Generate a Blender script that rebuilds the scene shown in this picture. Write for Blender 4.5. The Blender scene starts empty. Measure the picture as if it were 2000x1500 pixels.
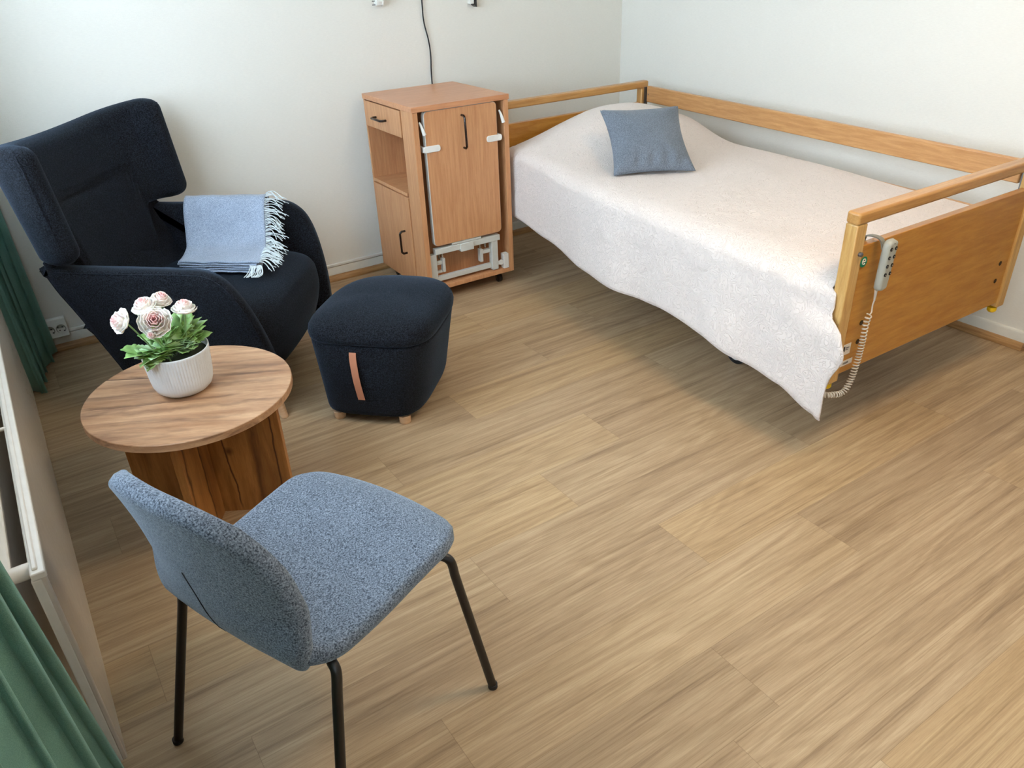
import bpy, bmesh, math, random
from mathutils import Vector, Matrix, noise
PI = math.pi
S = bpy.context.scene
COL = S.collection

# ------------------------------------------------------------------ camera
F_PX, PITCH, YAW, ROLL = 1511.49, 0.5163, 0.5704, -0.0416
fw = Vector((math.sin(YAW)*math.cos(PITCH), math.cos(YAW)*math.cos(PITCH), -math.sin(PITCH)))
r0 = Vector((math.cos(YAW), -math.sin(YAW), 0)); u0 = r0.cross(fw)
rt = math.cos(ROLL)*r0 + math.sin(ROLL)*u0
up = -math.sin(ROLL)*r0 + math.cos(ROLL)*u0
cam_d = bpy.data.cameras.new('camera'); cam = bpy.data.objects.new('camera', cam_d); COL.objects.link(cam)
cam_d.sensor_width = 36; cam_d.lens = 36*F_PX/2000; cam_d.clip_start = 0.02
M3 = Matrix((rt, up, -fw)).transposed()
cam.matrix_world = Matrix.Translation((0, 0, 1.5)) @ M3.to_4x4()
S.camera = cam

# ------------------------------------------------------------------ light
S.view_settings.view_transform = 'Standard'; S.view_settings.look = 'None'
S.view_settings.gamma = 1; S.view_settings.use_curve_mapping = False
S.view_settings.exposure = 0.0
W = bpy.data.worlds.new('sky'); S.world = W; W.use_nodes = True
bg = W.node_tree.nodes['Background']
bg.inputs[0].default_value = (0.62, 0.80, 1.0, 1); bg.inputs[1].default_value = 1.6
def area(name, loc, rot, sx, sy, power, col, spread=None):
    d = bpy.data.lights.new(name, 'AREA'); d.shape = 'RECTANGLE'; d.size = sx; d.size_y = sy
    d.energy = power; d.color = col
    if spread: d.spread = spread
    o = bpy.data.objects.new(name, d); COL.objects.link(o); o.location = loc; o.rotation_euler = rot
    return o
# daylight entering through the two windows of the left wall
area('daylight_front', (-0.42, 2.15, 1.62), (0, -PI/2, 0), 1.45, 2.1, 98, (0.70, 0.85, 1.0))
area('daylight_rear', (-0.42, -0.55, 1.62), (0, -PI/2, 0), 1.45, 1.9, 52, (0.78, 0.90, 1.0))
# warm fill light added overhead, out of view (an invented fitting is built below)
area('added_fill_light', (1.9, 0.6, 2.50), (0, 0, 0), 0.5, 0.5, 27, (1.0, 0.76, 0.50))

# ------------------------------------------------------------------ helpers
def lin(c):
    return tuple((x/12.92 if x <= 0.04045 else ((x+0.055)/1.055)**2.4) for x in c)
def rgb(r, g, b): return lin((r/255, g/255, b/255)) + (1,)

def new_mat(name, rough=0.6, **kw):
    m = bpy.data.materials.new(name); m.use_nodes = True
    p = m.node_tree.nodes['Principled BSDF']; p.inputs['Roughness'].default_value = rough
    for k, v in kw.items():
        p.inputs[k.replace('_', ' ')].default_value = v
    return m, m.node_tree, p
def nd(nt, t, **kw):
    n = nt.nodes.new(t)
    for k, v in kw.items():
        if k in n.inputs.keys(): n.inputs[k].default_value = v
        else: setattr(n, k, v)
    return n
def ramp(nt, stops, interp='LINEAR'):
    n = nt.nodes.new('ShaderNodeValToRGB'); e = n.color_ramp.elements; n.color_ramp.interpolation = interp
    while len(e) > 1: e.remove(e[-1])
    e[0].position = stops[0][0]; e[0].color = stops[0][1]
    for p, c in stops[1:]:
        x = e.new(p); x.color = c
    return n
def mapping(nt, scale=(1, 1, 1), rot=(0, 0, 0), coord='Object', loc=(0, 0, 0)):
    tc = nt.nodes.new('ShaderNodeTexCoord'); mp = nt.nodes.new('ShaderNodeMapping')
    mp.inputs['Scale'].default_value = scale; mp.inputs['Rotation'].default_value = rot; mp.inputs['Location'].default_value = loc
    nt.links.new(tc.outputs[coord], mp.inputs['Vector']); return mp
def bump(nt, p, src, strength=0.2, dist=0.002):
    b = nt.nodes.new('ShaderNodeBump'); b.inputs['Strength'].default_value = strength; b.inputs['Distance'].default_value = dist
    nt.links.new(src, b.inputs['Height']); nt.links.new(b.outputs[0], p.inputs['Normal']); return b
def mix(nt, a, b, fac, mode='MIX'):
    n = nt.nodes.new('ShaderNodeMix'); n.data_type = 'RGBA'; n.blend_type = mode
    L = nt.links
    for sock, v in ((n.inputs[6], a), (n.inputs[7], b), (n.inputs[0], fac)):
        if hasattr(v, 'links'): L.new(v, sock)
        else: sock.default_value = v
    return n.outputs[2]

def plain(name, c, rough=0.5, metal=0.0, **kw):
    m, nt, p = new_mat(name, rough, Metallic=metal, **kw)
    mp = mapping(nt, (1, 1, 1)); n = nd(nt, 'ShaderNodeTexNoise', Scale=35.0, Detail=3.0)
    nt.links.new(mp.outputs[0], n.inputs[0])
    r = ramp(nt, [(0.3, tuple(x*0.94 for x in c[:3])+(1,)), (0.7, c)]); nt.links.new(n.outputs[0], r.inputs[0])
    nt.links.new(r.outputs[0], p.inputs['Base Color'])
    return m

def fabric(name, c1, c2, scale=420, rough=0.95, bs=0.35, sheen=0.3, weave=0.0, sheen_tint=(1, 1, 1, 1), contrast=(0.38, 0.64)):
    m, nt, p = new_mat(name, rough); L = nt.links
    p.inputs['Specular IOR Level'].default_value = 0.15
    p.inputs['Sheen Weight'].default_value = sheen; p.inputs['Sheen Roughness'].default_value = 0.45
    p.inputs['Sheen Tint'].default_value = sheen_tint
    mp = mapping(nt)
    n1 = nd(nt, 'ShaderNodeTexNoise', Scale=scale, Detail=2.0, Roughness=0.7); L.new(mp.outputs[0], n1.inputs[0])
    r = ramp(nt, [(contrast[0], c1), (contrast[1], c2)]); L.new(n1.outputs[0], r.inputs[0])
    n2 = nd(nt, 'ShaderNodeTexNoise', Scale=9.0, Detail=4.0); L.new(mp.outputs[0], n2.inputs[0])
    r2 = ramp(nt, [(0.3, (0.88, 0.88, 0.88, 1)), (0.7, (1.06, 1.06, 1.06, 1))]); L.new(n2.outputs[0], r2.inputs[0])
    o = mix(nt, r.outputs[0], r2.outputs[0], 1.0, 'MULTIPLY'); L.new(o, p.inputs['Base Color'])
    bump(nt, p, n1.outputs[0], bs, 0.0015)
    return m

def wood(name, light, dark, grain=(1, 1, 14), rough=0.42, streak=None, streak_amt=0.5, coat=0.0, knots=False, bs=0.05, scale=6.0, fine=0.5, coords='Object'):
    """grain = mapping scale: small number along the fibre, large across it"""
    m, nt, p = new_mat(name, rough); L = nt.links
    p.inputs['Coat Weight'].default_value = coat; p.inputs['Coat Roughness'].default_value = 0.2
    mp = mapping(nt, grain, coord=coords)
    n1 = nd(nt, 'ShaderNodeTexNoise', Scale=scale, Detail=6.0, Roughness=0.62, Distortion=0.35); L.new(mp.outputs[0], n1.inputs[0])
    r1 = ramp(nt, [(0.32, dark), (0.66, light)]); L.new(n1.outputs[0], r1.inputs[0])
    mp2 = mapping(nt, tuple(g*7 for g in grain), coord=coords)
    n2 = nd(nt, 'ShaderNodeTexNoise', Scale=scale*1.6, Detail=4.0, Roughness=0.7); L.new(mp2.outputs[0], n2.inputs[0])
    r2 = ramp(nt, [(0.3, (0.80, 0.78, 0.75, 1)), (0.62, (1.04, 1.04, 1.04, 1))]); L.new(n2.outputs[0], r2.inputs[0])
    c = mix(nt, r1.outputs[0], r2.outputs[0], fine, 'MULTIPLY')
    if streak:
        mp3 = mapping(nt, tuple(g*0.8 for g in grain), coord=coords, loc=(3.1, 1.7, 5.2))
        n3 = nd(nt, 'ShaderNodeTexNoise', Scale=scale*0.55, Detail=5.0, Roughness=0.58, Distortion=1.2); L.new(mp3.outputs[0], n3.inputs[0])
        r3 = ramp(nt, [(0.52, (0, 0, 0, 1)), (0.66, (1, 1, 1, 1))]); L.new(n3.outputs[0], r3.inputs[0])
        mu = nd(nt, 'ShaderNodeMath', operation='MULTIPLY'); L.new(r3.outputs[0], mu.inputs[0]); mu.inputs[1].default_value = streak_amt
        c = mix(nt, c, streak, mu.outputs[0])
    if knots:
        mp4 = mapping(nt, (1, 1, 1), coord=coords)
        v = nd(nt, 'ShaderNodeTexVoronoi', Scale=5.0); L.new(mp4.outputs[0], v.inputs[0])
        r4 = ramp(nt, [(0.02, (1, 1, 1, 1)), (0.09, (0, 0, 0, 1))]); L.new(v.outputs[0], r4.inputs[0])
        mu2 = nd(nt, 'ShaderNodeMath', operation='MULTIPLY'); L.new(r4.outputs[0], mu2.inputs[0]); mu2.inputs[1].default_value = 0.75
        c = mix(nt, c, rgb(70, 40, 22), mu2.outputs[0])
    L.new(c, p.inputs['Base Color'])
    bump(nt, p, n2.outputs[0], bs, 0.001)
    return m

def finish(o, smooth=True, ang=35):
    if o.type == 'MESH' and smooth:
        for f in o.data.polygons: f.use_smooth = True
        bpy.context.view_layer.objects.active = o
        try:
            o.data.set_sharp_from_angle(angle=math.radians(ang))
        except Exception: pass
def obj(name, bm, mat, parent=None, smooth=True, ang=35, bevel=0, seg=2, subsurf=0, label=None):
    me = bpy.data.meshes.new(name)
    bmesh.ops.recalc_face_normals(bm, faces=bm.faces)
    bm.to_mesh(me); bm.free()
    o = bpy.data.objects.new(name, me); COL.objects.link(o)
    if isinstance(mat, (list, tuple)):
        for x in mat: me.materials.append(x)
    else: me.materials.append(mat)
    if bevel:
        b = o.modifiers.new('bevel', 'BEVEL'); b.width = bevel; b.segments = seg; b.limit_method = 'ANGLE'; b.angle_limit = math.radians(40)
        b.harden_normals = False
    if subsurf:
        s = o.modifiers.new('sub', 'SUBSURF'); s.levels = subsurf; s.render_levels = subsurf
    if bevel and smooth: ang = 60
    finish(o, smooth, ang)
    if parent is not None: o.parent = parent
    if label: o['label'] = label
    return o
def tag(o, label, cat, group=None):
    o['label'] = label; o['category'] = cat
    if group: o['group'] = group
    return o
def struct(name, bm, mat, **kw):
    o = obj(name, bm, mat, **kw); o['kind'] = 'structure'; return o
def thing(name, label, cat, loc=(0, 0, 0), rz=0, group=None):
    o = bpy.data.objects.new(name, None); COL.objects.link(o); o.empty_display_size = 0.1
    o.location = loc; o.rotation_euler = (0, 0, rz); return tag(o, label, cat, group)

def add_box(bm, a, b, xf=None):
    xs, ys, zs = (a[0], b[0]), (a[1], b[1]), (a[2], b[2])
    v = [bm.verts.new((xf(Vector((xs[i], ys[j], zs[k]))) if xf else (xs[i], ys[j], zs[k]))) for i in (0, 1) for j in (0, 1) for k in (0, 1)]
    for q in ((0, 1, 3, 2), (4, 6, 7, 5), (0, 4, 5, 1), (2, 3, 7, 6), (0, 2, 6, 4), (1, 5, 7, 3)):
        bm.faces.new([v[i] for i in q])
    return v
def box(a, b, xf=None):
    bm = bmesh.new(); add_box(bm, a, b, xf); return bm
def boxes(l, xf=None):
    bm = bmesh.new()
    for a, b in l: add_box(bm, a, b, xf)
    return bm
def smooth_path(pts, n=8, closed=False):
    pts = [Vector(p) for p in pts]; out = []; m = len(pts)
    for i in range(m-1):
        p0 = pts[max(i-1, 0)]; p1 = pts[i]; p2 = pts[i+1]; p3 = pts[min(i+2, m-1)]
        for k in range(n):
            t = k/n
            out.append(0.5*((2*p1)+(-p0+p2)*t+(2*p0-5*p1+4*p2-p3)*t*t+(-p0+3*p1-3*p2+p3)*t**3))
    out.append(pts[-1]); return out
def add_tube(bm, pts, r, seg=10, caps=True):
    pts = [Vector(p) for p in pts]; n = len(pts); rings = []
    t = (pts[1]-pts[0]).normalized(); a = t.orthogonal().normalized()
    for i, p in enumerate(pts):
        if 0 < i < n-1: t2 = (pts[i+1]-pts[i-1]).normalized()
        elif i == 0: t2 = (pts[1]-pts[0]).normalized()
        else: t2 = (pts[-1]-pts[-2]).normalized()
        a = (a - t2*a.dot(t2))
        a = a.normalized() if a.length > 1e-6 else t2.orthogonal().normalized()
        b = t2.cross(a); rr = r(i/(n-1)) if callable(r) else r
        rings.append([bm.verts.new(p + rr*(math.cos(2*PI*k/seg)*a + math.sin(2*PI*k/seg)*b)) for k in range(seg)])
    for i in range(n-1):
        for k in range(seg):
            bm.faces.new((rings[i][k], rings[i][(k+1) % seg], rings[i+1][(k+1) % seg], rings[i+1][k]))
    if caps:
        bm.faces.new(rings[0][::-1]); bm.faces.new(rings[-1])
def tube(pts, r, seg=10):
    bm = bmesh.new(); add_tube(bm, pts, r, seg); return bm
def add_lathe(bm, prof, c=(0, 0, 0), seg=48, rfun=None, axis='z'):
    rings = []
    for i, (r, z) in enumerate(prof):
        ring = []
        for k in range(seg):
            a = 2*PI*k/seg; rr = r*(rfun(a, z) if rfun else 1)
            if axis == 'z': p = (c[0]+rr*math.cos(a), c[1]+rr*math.sin(a), c[2]+z)
            elif axis == 'y': p = (c[0]+rr*math.cos(a), c[1]+z, c[2]+rr*math.sin(a))
            else: p = (c[0]+z, c[1]+rr*math.cos(a), c[2]+rr*math.sin(a))
            ring.append(bm.verts.new(p))
        rings.append(ring)
    for i in range(len(rings)-1):
        for k in range(seg):
            bm.faces.new((rings[i][k], rings[i][(k+1) % seg], rings[i+1][(k+1) % seg], rings[i+1][k]))
    bm.faces.new(rings[0][::-1]); bm.faces.new(rings[-1])
def lathe(prof, c=(0, 0, 0), seg=48, rfun=None, axis='z'):
    bm = bmesh.new(); add_lathe(bm, prof, c, seg, rfun, axis); return bm
def prism(poly, z0, z1, xf=None):
    """polygon (x,y) extruded along z; xf maps to final coordinates"""
    bm = bmesh.new(); xf = xf or (lambda v: v)
    lo = [bm.verts.new(xf(Vector((x, y, z0)))) for x, y in poly]; hi = [bm.verts.new(xf(Vector((x, y, z1)))) for x, y in poly]
    n = len(poly); bm.faces.new(lo[::-1]); bm.faces.new(hi)
    for i in range(n): bm.faces.new((lo[i], lo[(i+1) % n], hi[(i+1) % n], hi[i]))
    return bm
def rrect(w, h, r, n=6, cx=0, cy=0):
    pts = []
    for sx, sy, a0 in ((1, 1, 0), (-1, 1, 90), (-1, -1, 180), (1, -1, 270)):
        for k in range(n+1):
            a = math.radians(a0 + 90*k/n)
            pts.append((cx+sx*(w/2-r)+r*math.cos(a), cy+sy*(h/2-r)+r*math.sin(a)))
    return pts
def squircle(s, t, w, h, r):
    """maps the square [-1,1]^2 to a w x h rectangle with corner radius r"""
    x, y = s*w/2, t*h/2
    m = max(abs(s), abs(t))
    if m < 1e-9: return 0.0, 0.0
    # boundary point of the square in this direction
    bx, by = x/m, y/m
    cx, cy = w/2-r, h/2-r
    f = 1.0
    if abs(bx) > cx and abs(by) > cy:
        # shrink along the ray until it sits on the arc
        lo, hi = 0.0, 1.0
        for _ in range(18):
            mid = (lo+hi)/2
            px, py = abs(bx)*mid-cx, abs(by)*mid-cy
            inside = (px <= 0 or py <= 0 or px*px+py*py <= r*r) and abs(bx)*mid <= w/2+1e-9 and abs(by)*mid <= h/2+1e-9
            if inside: lo = mid
            else: hi = mid
        f = lo
    k = m**3
    f = 1*(1-k)+f*k
    return x*f, y*f
def slab(w, h, r, th, fn, nx=28, ny=28, edge=0.16, th2=None, power=2.2):
    """padded slab with rounded corners and a rounded rim; fn(a,b,offset,side) -> point.
    edge is the width (m) over which the thickness rolls off to the rim"""
    bm = bmesh.new()
    def warp(i, n):          # finer steps near the rim
        t = -1+2*i/n
        return math.sin(t*PI/2)*0.6 + t*0.4
    S_ = [warp(i, nx) for i in range(nx+1)]; T_ = [warp(j, ny) for j in range(ny+1)]
    grid = {}
    for side in (1, -1):
        tt = th if side > 0 else (th2 if th2 is not None else th)
        for i, s in enumerate(S_):
            for j, t in enumerate(T_):
                rim = i in (0, nx) or j in (0, ny)
                if side < 0 and rim: grid[(side, i, j)] = grid[(1, i, j)]; continue
                a, b = squircle(s, t, w, h, r)
                d = min((1-abs(s))*w/2, (1-abs(t))*h/2)/edge
                d = min(max(d, 0), 1)
                prof = (1-(1-d)**power)**(1/power)
                grid[(side, i, j)] = bm.verts.new(fn(a, b, side*tt*prof, side))
    for side in (1, -1):
        for i in range(nx):
            for j in range(ny):
                q = [grid[(side, i, j)], grid[(side, i+1, j)], grid[(side, i+1, j+1)], grid[(side, i, j+1)]]
                if side < 0: q = q[::-1]
                bm.faces.new(q)
    return bm
def polypath(pts):
    """list of 2D points -> function arc(0..L) -> (point, normal); L"""
    P = smooth_path([(p[0], p[1], 0) for p in pts], 10); acc = [0]
    for i in range(1, len(P)): acc.append(acc[-1]+(P[i]-P[i-1]).length)
    L = acc[-1]
    def f(s):
        s = min(max(s, 0), L)
        for i in range(1, len(acc)):
            if acc[i] >= s-1e-9: break
        k = (s-acc[i-1])/max(acc[i]-acc[i-1], 1e-9)
        p = P[i-1].lerp(P[i], k)
        i0 = max(i-2, 0); i1 = min(i+1, len(P)-1)
        t = (P[i1]-P[i0]).normalized()
        return p, Vector((-t.y, t.x, 0))
    return f, L

# ------------------------------------------------------------------ materials
M = {}
def wallmat(name, c):
    m, nt, p = new_mat(name, 0.85); L = nt.links
    mp = mapping(nt, (1, 1, 1))
    n = nd(nt, 'ShaderNodeTexNoise', Scale=260.0, Detail=3.0, Roughness=0.6); L.new(mp.outputs[0], n.inputs[0])
    mp2 = mapping(nt, (60, 60, 420)); n2 = nd(nt, 'ShaderNodeTexNoise', Scale=1.0, Detail=2.0); L.new(mp2.outputs[0], n2.inputs[0])
    ad = nd(nt, 'ShaderNodeMath', operation='ADD'); L.new(n.outputs[0], ad.inputs[0]); L.new(n2.outputs[0], ad.inputs[1])
    r = ramp(nt, [(0.3, tuple(x*0.96 for x in c[:3])+(1,)), (0.7, c)]); L.new(n2.outputs[0], r.inputs[0])
    L.new(r.outputs[0], p.inputs['Base Color']); bump(nt, p, ad.outputs[0], 0.35, 0.0012)
    return m
M['wall'] = wallmat('wallpaper', rgb(237, 235, 226))
M['ceiling'] = plain('ceiling_paint', rgb(235, 233, 226), 0.9)
M['trim_white'] = plain('white_trim', rgb(226, 224, 214), 0.45)
M['trim_wood'] = wood('wood_moulding', rgb(188, 148, 100), rgb(150, 108, 66), (1.0, 1.0, 20), 0.4)
M['white_enamel'] = plain('white_enamel', rgb(232, 228, 220), 0.22)
M['white_plastic'] = plain('white_plastic', rgb(236, 236, 230), 0.35)
M['rad_panel'] = plain('radiator_enamel', rgb(214, 203, 192), 0.18, Coat_Weight=0.3, Coat_Roughness=0.15)
M['black'] = plain('black_paint', rgb(22, 21, 22), 0.38)
M['black_rubber'] = plain('black_rubber', rgb(24, 26, 32), 0.6)
M['dark_gloss'] = plain('dark_brown_gloss', rgb(40, 26, 22), 0.18)
M['chrome'] = plain('chrome', rgb(190, 190, 190), 0.2, 1.0)
M['steel'] = plain('grey_steel', rgb(120, 122, 128), 0.35, 0.8)
M['grey_frame'] = plain('light_grey_metal', rgb(206, 206, 198), 0.38)
M['grey_handset'] = plain('grey_handset', rgb(172, 172, 160), 0.4)
M['dark'] = plain('dark_inside', rgb(30, 20, 16), 0.8)
M['yellow'] = plain('yellow_plastic', rgb(240, 196, 20), 0.4)
M['green_sticker'] = plain('green_sticker', rgb(0, 128, 92), 0.4)
M['paper'] = plain('paper_label', rgb(232, 222, 206), 0.6)
M['ink'] = plain('ink', rgb(40, 38, 44), 0.6)
M['leather'] = plain('tan_leather', rgb(206, 140, 108), 0.5)
M['foot_wood'] = wood('beech_foot', rgb(226, 190, 152), rgb(196, 152, 112), (1, 1, 8))
M['charcoal'] = fabric('charcoal_wool', rgb(5, 6, 8), rgb(40, 44, 52), 260, sheen=0.11, sheen_tint=(0.45, 0.68, 1, 1), bs=0.16, contrast=(0.40, 0.68))
M['grey_fabric'] = fabric('blue_grey_melange', rgb(48, 58, 70), rgb(150, 162, 178), 330, sheen=0.35, sheen_tint=(0.7, 0.85, 1, 1), bs=0.4, contrast=(0.34, 0.70))
M['cushion'] = fabric('slate_linen', rgb(98, 106, 118), rgb(132, 141, 152), 260, sheen=0.2, bs=0.3)
M['throw'] = fabric('pale_blue_wool', rgb(128, 142, 162), rgb(176, 188, 206), 300, sheen=0.3, bs=0.4)
M['fringe'] = plain('pale_fringe', rgb(214, 224, 226), 0.9)
M['seam'] = plain('dark_thread', rgb(38, 44, 54), 0.9)
M['curtain'] = fabric('green_velvet', rgb(92, 138, 128), rgb(120, 162, 150), 900, sheen=0.4, sheen_tint=(0.7, 1, 0.92, 1), bs=0.15)
M['mattress'] = fabric('pale_mattress_cloth', rgb(206, 200, 194), rgb(224, 218, 212), 200)
# bedspread: quilted meandering stitch
m, nt, p = new_mat('quilted_cotton', 0.9); L = nt.links
p.inputs['Sheen Weight'].default_value = 0.25; p.inputs['Specular IOR Level'].default_value = 0.2
mp = mapping(nt); n = nd(nt, 'ShaderNodeTexNoise', Scale=30.0, Detail=1.2, Roughness=0.4, Distortion=1.2); L.new(mp.outputs[0], n.inputs[0])
mu = nd(nt, 'ShaderNodeMath', operation='MULTIPLY'); L.new(n.outputs[0], mu.inputs[0]); mu.inputs[1].default_value = 26.0
sn = nd(nt, 'ShaderNodeMath', operation='SINE'); L.new(mu.outputs[0], sn.inputs[0])
ab = nd(nt, 'ShaderNodeMath', operation='ABSOLUTE'); L.new(sn.outputs[0], ab.inputs[0])
pw = nd(nt, 'ShaderNodeMath', operation='POWER'); L.new(ab.outputs[0], pw.inputs[0]); pw.inputs[1].default_value = 0.45
n2 = nd(nt, 'ShaderNodeTexNoise', Scale=220.0, Detail=2.0); L.new(mp.outputs[0], n2.inputs[0])
m2 = nd(nt, 'ShaderNodeMath', operation='MULTIPLY_ADD'); L.new(n2.outputs[0], m2.inputs[0]); m2.inputs[1].default_value = 0.25; L.new(pw.outputs[0], m2.inputs[2])
r = ramp(nt, [(0.1, rgb(214, 201, 192)), (0.7, rgb(230, 218, 210))]); L.new(pw.outputs[0], r.inputs[0])
L.new(r.outputs[0], p.inputs['Base Color']); bump(nt, p, m2.outputs[0], 0.6, 0.003)
M['spread'] = m
M['beech'] = wood('beech_laminate', rgb(212, 158, 112), rgb(192, 134, 90), (16, 16, 0.9), 0.42, fine=0.35)
M['beech_in'] = wood('beech_laminate_inside', rgb(212, 158, 112), rgb(192, 134, 90), (2, 14, 14), 0.45, fine=0.35)
M['amber_x'] = wood('amber_veneer', rgb(200, 142, 62), rgb(176, 114, 38), (1.2, 8, 9), 0.32, coat=0.25, fine=0.4)
M['oak_x'] = wood('golden_rail_x', rgb(206, 156, 92), rgb(178, 126, 66), (1.0, 14, 14), 0.34, coat=0.2, fine=0.4)
M['oak_y'] = wood('golden_rail_y', rgb(208, 158, 104), rgb(184, 132, 80), (14, 1.0, 14), 0.36, coat=0.2, fine=0.4)
M['oak_z'] = wood('golden_post', rgb(220, 178, 112), rgb(190, 140, 74), (12, 12, 1.2), 0.36, coat=0.2, fine=0.4)
M['table_top'] = wood('rustic_oak_top', rgb(206, 165, 128), rgb(162, 118, 84), (1.6, 13, 13), 0.4, streak=rgb(104, 70, 52), streak_amt=0.7, fine=0.75, scale=2.2)
M['table_side'] = wood('rustic_oak_plinth', rgb(190, 134, 76), rgb(146, 92, 44), (12, 12, 1.1), 0.42, streak=rgb(84, 46, 22), streak_amt=0.6, knots=True, fine=0.7, scale=2.4)

# ------------------------------------------------------------------ room
XL, XR, YB, YN, ZC = -0.26, 3.235, 3.718, 1.207, 2.60
XFAR, YREAR = 5.2, -2.6
def floor():
    bm = bmesh.new(); uvl = bm.loops.layers.uv.new('UVMap'); rnd = bm.faces.layers.float.new('plank'); rng = random.Random(5)
    RW, PL, Y0 = 0.2055, 1.2125, 0.65
    x0s = {-2: 1.155, -1: 0.943, 0: 1.09, 1: 0.455, 2: 1.302, 3: 0.779, 4: 1.169, 5: 0.30, 6: 0.782, 7: 1.18, 8: 0.45, 9: 0.86, 10: 1.613, 11: 0.2, 12: 0.95, 13: 1.16}
    k0 = int(math.floor((YREAR-Y0)/RW)); k1 = int(math.ceil((YB+0.1-Y0)/RW))
    for k in range(k0, k1):
        x0 = x0s.get(k, rng.uniform(0, PL)); y0 = Y0+k*RW; y1 = min(y0+RW, YB+0.05)
        n0 = int(math.floor((XL-0.15-x0)/PL)); n1 = int(math.ceil((XFAR-x0)/PL))
        for n in range(n0, n1):
            xa = x0+n*PL; xb = xa+PL
            v = [bm.verts.new((x, y, 0)) for x, y in ((xa, y0), (xb, y0), (xb, y1), (xa, y1))]
            f = bm.faces.new(v); f[rnd] = rng.random()
            for l, uv in zip(f.loops, ((0, 0), (PL, 0), (PL, RW), (0, RW))): l[uvl].uv = uv
    m, nt, p = new_mat('oak_plank_floor', 0.42); L = nt.links
    at = nd(nt, 'ShaderNodeAttribute', attribute_name='plank'); uv = nt.nodes.new('ShaderNodeUVMap')
    cb = nt.nodes.new('ShaderNodeCombineXYZ'); mul = nd(nt, 'ShaderNodeMath', operation='MULTIPLY'); L.new(at.outputs['Fac'], mul.inputs[0]); mul.inputs[1].default_value = 41.0
    for i in range(3): L.new(mul.outputs[0], cb.inputs[i])
    va = nd(nt, 'ShaderNodeVectorMath', operation='ADD'); L.new(uv.outputs[0], va.inputs[0]); L.new(cb.outputs[0], va.inputs[1])
    def mapped(sc):
        mp = nt.nodes.new('ShaderNodeMapping'); mp.inputs['Scale'].default_value = sc; L.new(va.outputs[0], mp.inputs[0]); return mp.outputs[0]
    nA = nd(nt, 'ShaderNodeTexNoise', Scale=3.2, Detail=6.0, Roughness=0.72, Distortion=0.5); L.new(mapped((0.35, 9, 1)), nA.inputs[0])
    nB = nd(nt, 'ShaderNodeTexNoise', Scale=14.0, Detail=6.0, Roughness=0.75, Distortion=0.3); L.new(mapped((0.14, 13, 1)), nB.inputs[0])
    nC = nd(nt, 'ShaderNodeTexNoise', Scale=1.6, Detail=2.0); L.new(mapped((0.5, 3.0, 1)), nC.inputs[0])
    rA = ramp(nt, [(0.30, rgb(144, 119, 91)), (0.46, rgb(177, 150, 117)), (0.70, rgb(196, 171, 137))]); L.new(nA.outputs[0], rA.inputs[0])
    # cathedral figure: contour lines of a stretched noise
    mC = nd(nt, 'ShaderNodeMath', operation='MULTIPLY'); L.new(nC.outputs[0], mC.inputs[0]); mC.inputs[1].default_value = 90.0
    sC = nd(nt, 'ShaderNodeMath', operation='SINE'); L.new(mC.outputs[0], sC.inputs[0])
    rC = ramp(nt, [(0.2, (0.90, 0.885, 0.86, 1)), (0.8, (1.02, 1.02, 1.02, 1))]); 
    mr = nd(nt, 'ShaderNodeMapRange'); mr.inputs['From Min'].default_value = -1; L.new(sC.outputs[0], mr.inputs['Value']); L.new(mr.outputs[0], rC.inputs[0])
    rB = ramp(nt, [(0.36, (0.74, 0.70, 0.64, 1)), (0.54, (1.02, 1.02, 1.02, 1))]); L.new(nB.outputs[0], rB.inputs[0])
    c = mix(nt, rA.outputs[0], rB.outputs[0], 0.75, 'MULTIPLY'); c = mix(nt, c, rC.outputs[0], 0.7, 'MULTIPLY')
    nF = nd(nt, 'ShaderNodeTexNoise', Scale=60.0, Detail=3.0, Roughness=0.6); L.new(mapped((0.35, 9, 1)), nF.inputs[0])
    rF = ramp(nt, [(0.35, (0.86, 0.84, 0.81, 1)), (0.55, (1.02, 1.02, 1.02, 1))]); L.new(nF.outputs[0], rF.inputs[0])
    c = mix(nt, c, rF.outputs[0], 0.7, 'MULTIPLY')
    rP = ramp(nt, [(0.0, (0.90, 0.885, 0.87, 1)), (0.35, (0.98, 0.965, 0.96, 1)), (0.7, (1.03, 1.03, 1.03, 1)), (1.0, (1.08, 1.05, 0.96, 1))]); L.new(at.outputs['Fac'], rP.inputs[0])
    c = mix(nt, c, rP.outputs[0], 1.0, 'MULTIPLY')
    # joints
    sx = nt.nodes.new('ShaderNodeSeparateXYZ'); L.new(uv.outputs[0], sx.inputs[0])
    def edge(sock, size, wd):
        a = nd(nt, 'ShaderNodeMath', operation='SUBTRACT'); a.inputs[0].default_value = size; L.new(sock, a.inputs[1])
        b = nd(nt, 'ShaderNodeMath', operation='MINIMUM'); L.new(a.outputs[0], b.inputs[0]); L.new(sock, b.inputs[1])
        q = nd(nt, 'ShaderNodeMath', operation='LESS_THAN'); L.new(b.outputs[0], q.inputs[0]); q.inputs[1].default_value = wd; return q.outputs[0]
    mx = nd(nt, 'ShaderNodeMath', operation='MAXIMUM'); L.new(edge(sx.outputs[0], PL, 0.0006), mx.inputs[0]); L.new(edge(sx.outputs[1], RW, 0.0005), mx.inputs[1])
    mj = nd(nt, 'ShaderNodeMath', operation='MULTIPLY'); L.new(mx.outputs[0], mj.inputs[0]); mj.inputs[1].default_value = 0.45
    c = mix(nt, c, rgb(96, 70, 44), mj.outputs[0])
    L.new(c, p.inputs['Base Color']); bump(nt, p, nB.outputs[0], 0.12, 0.0008)
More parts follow.
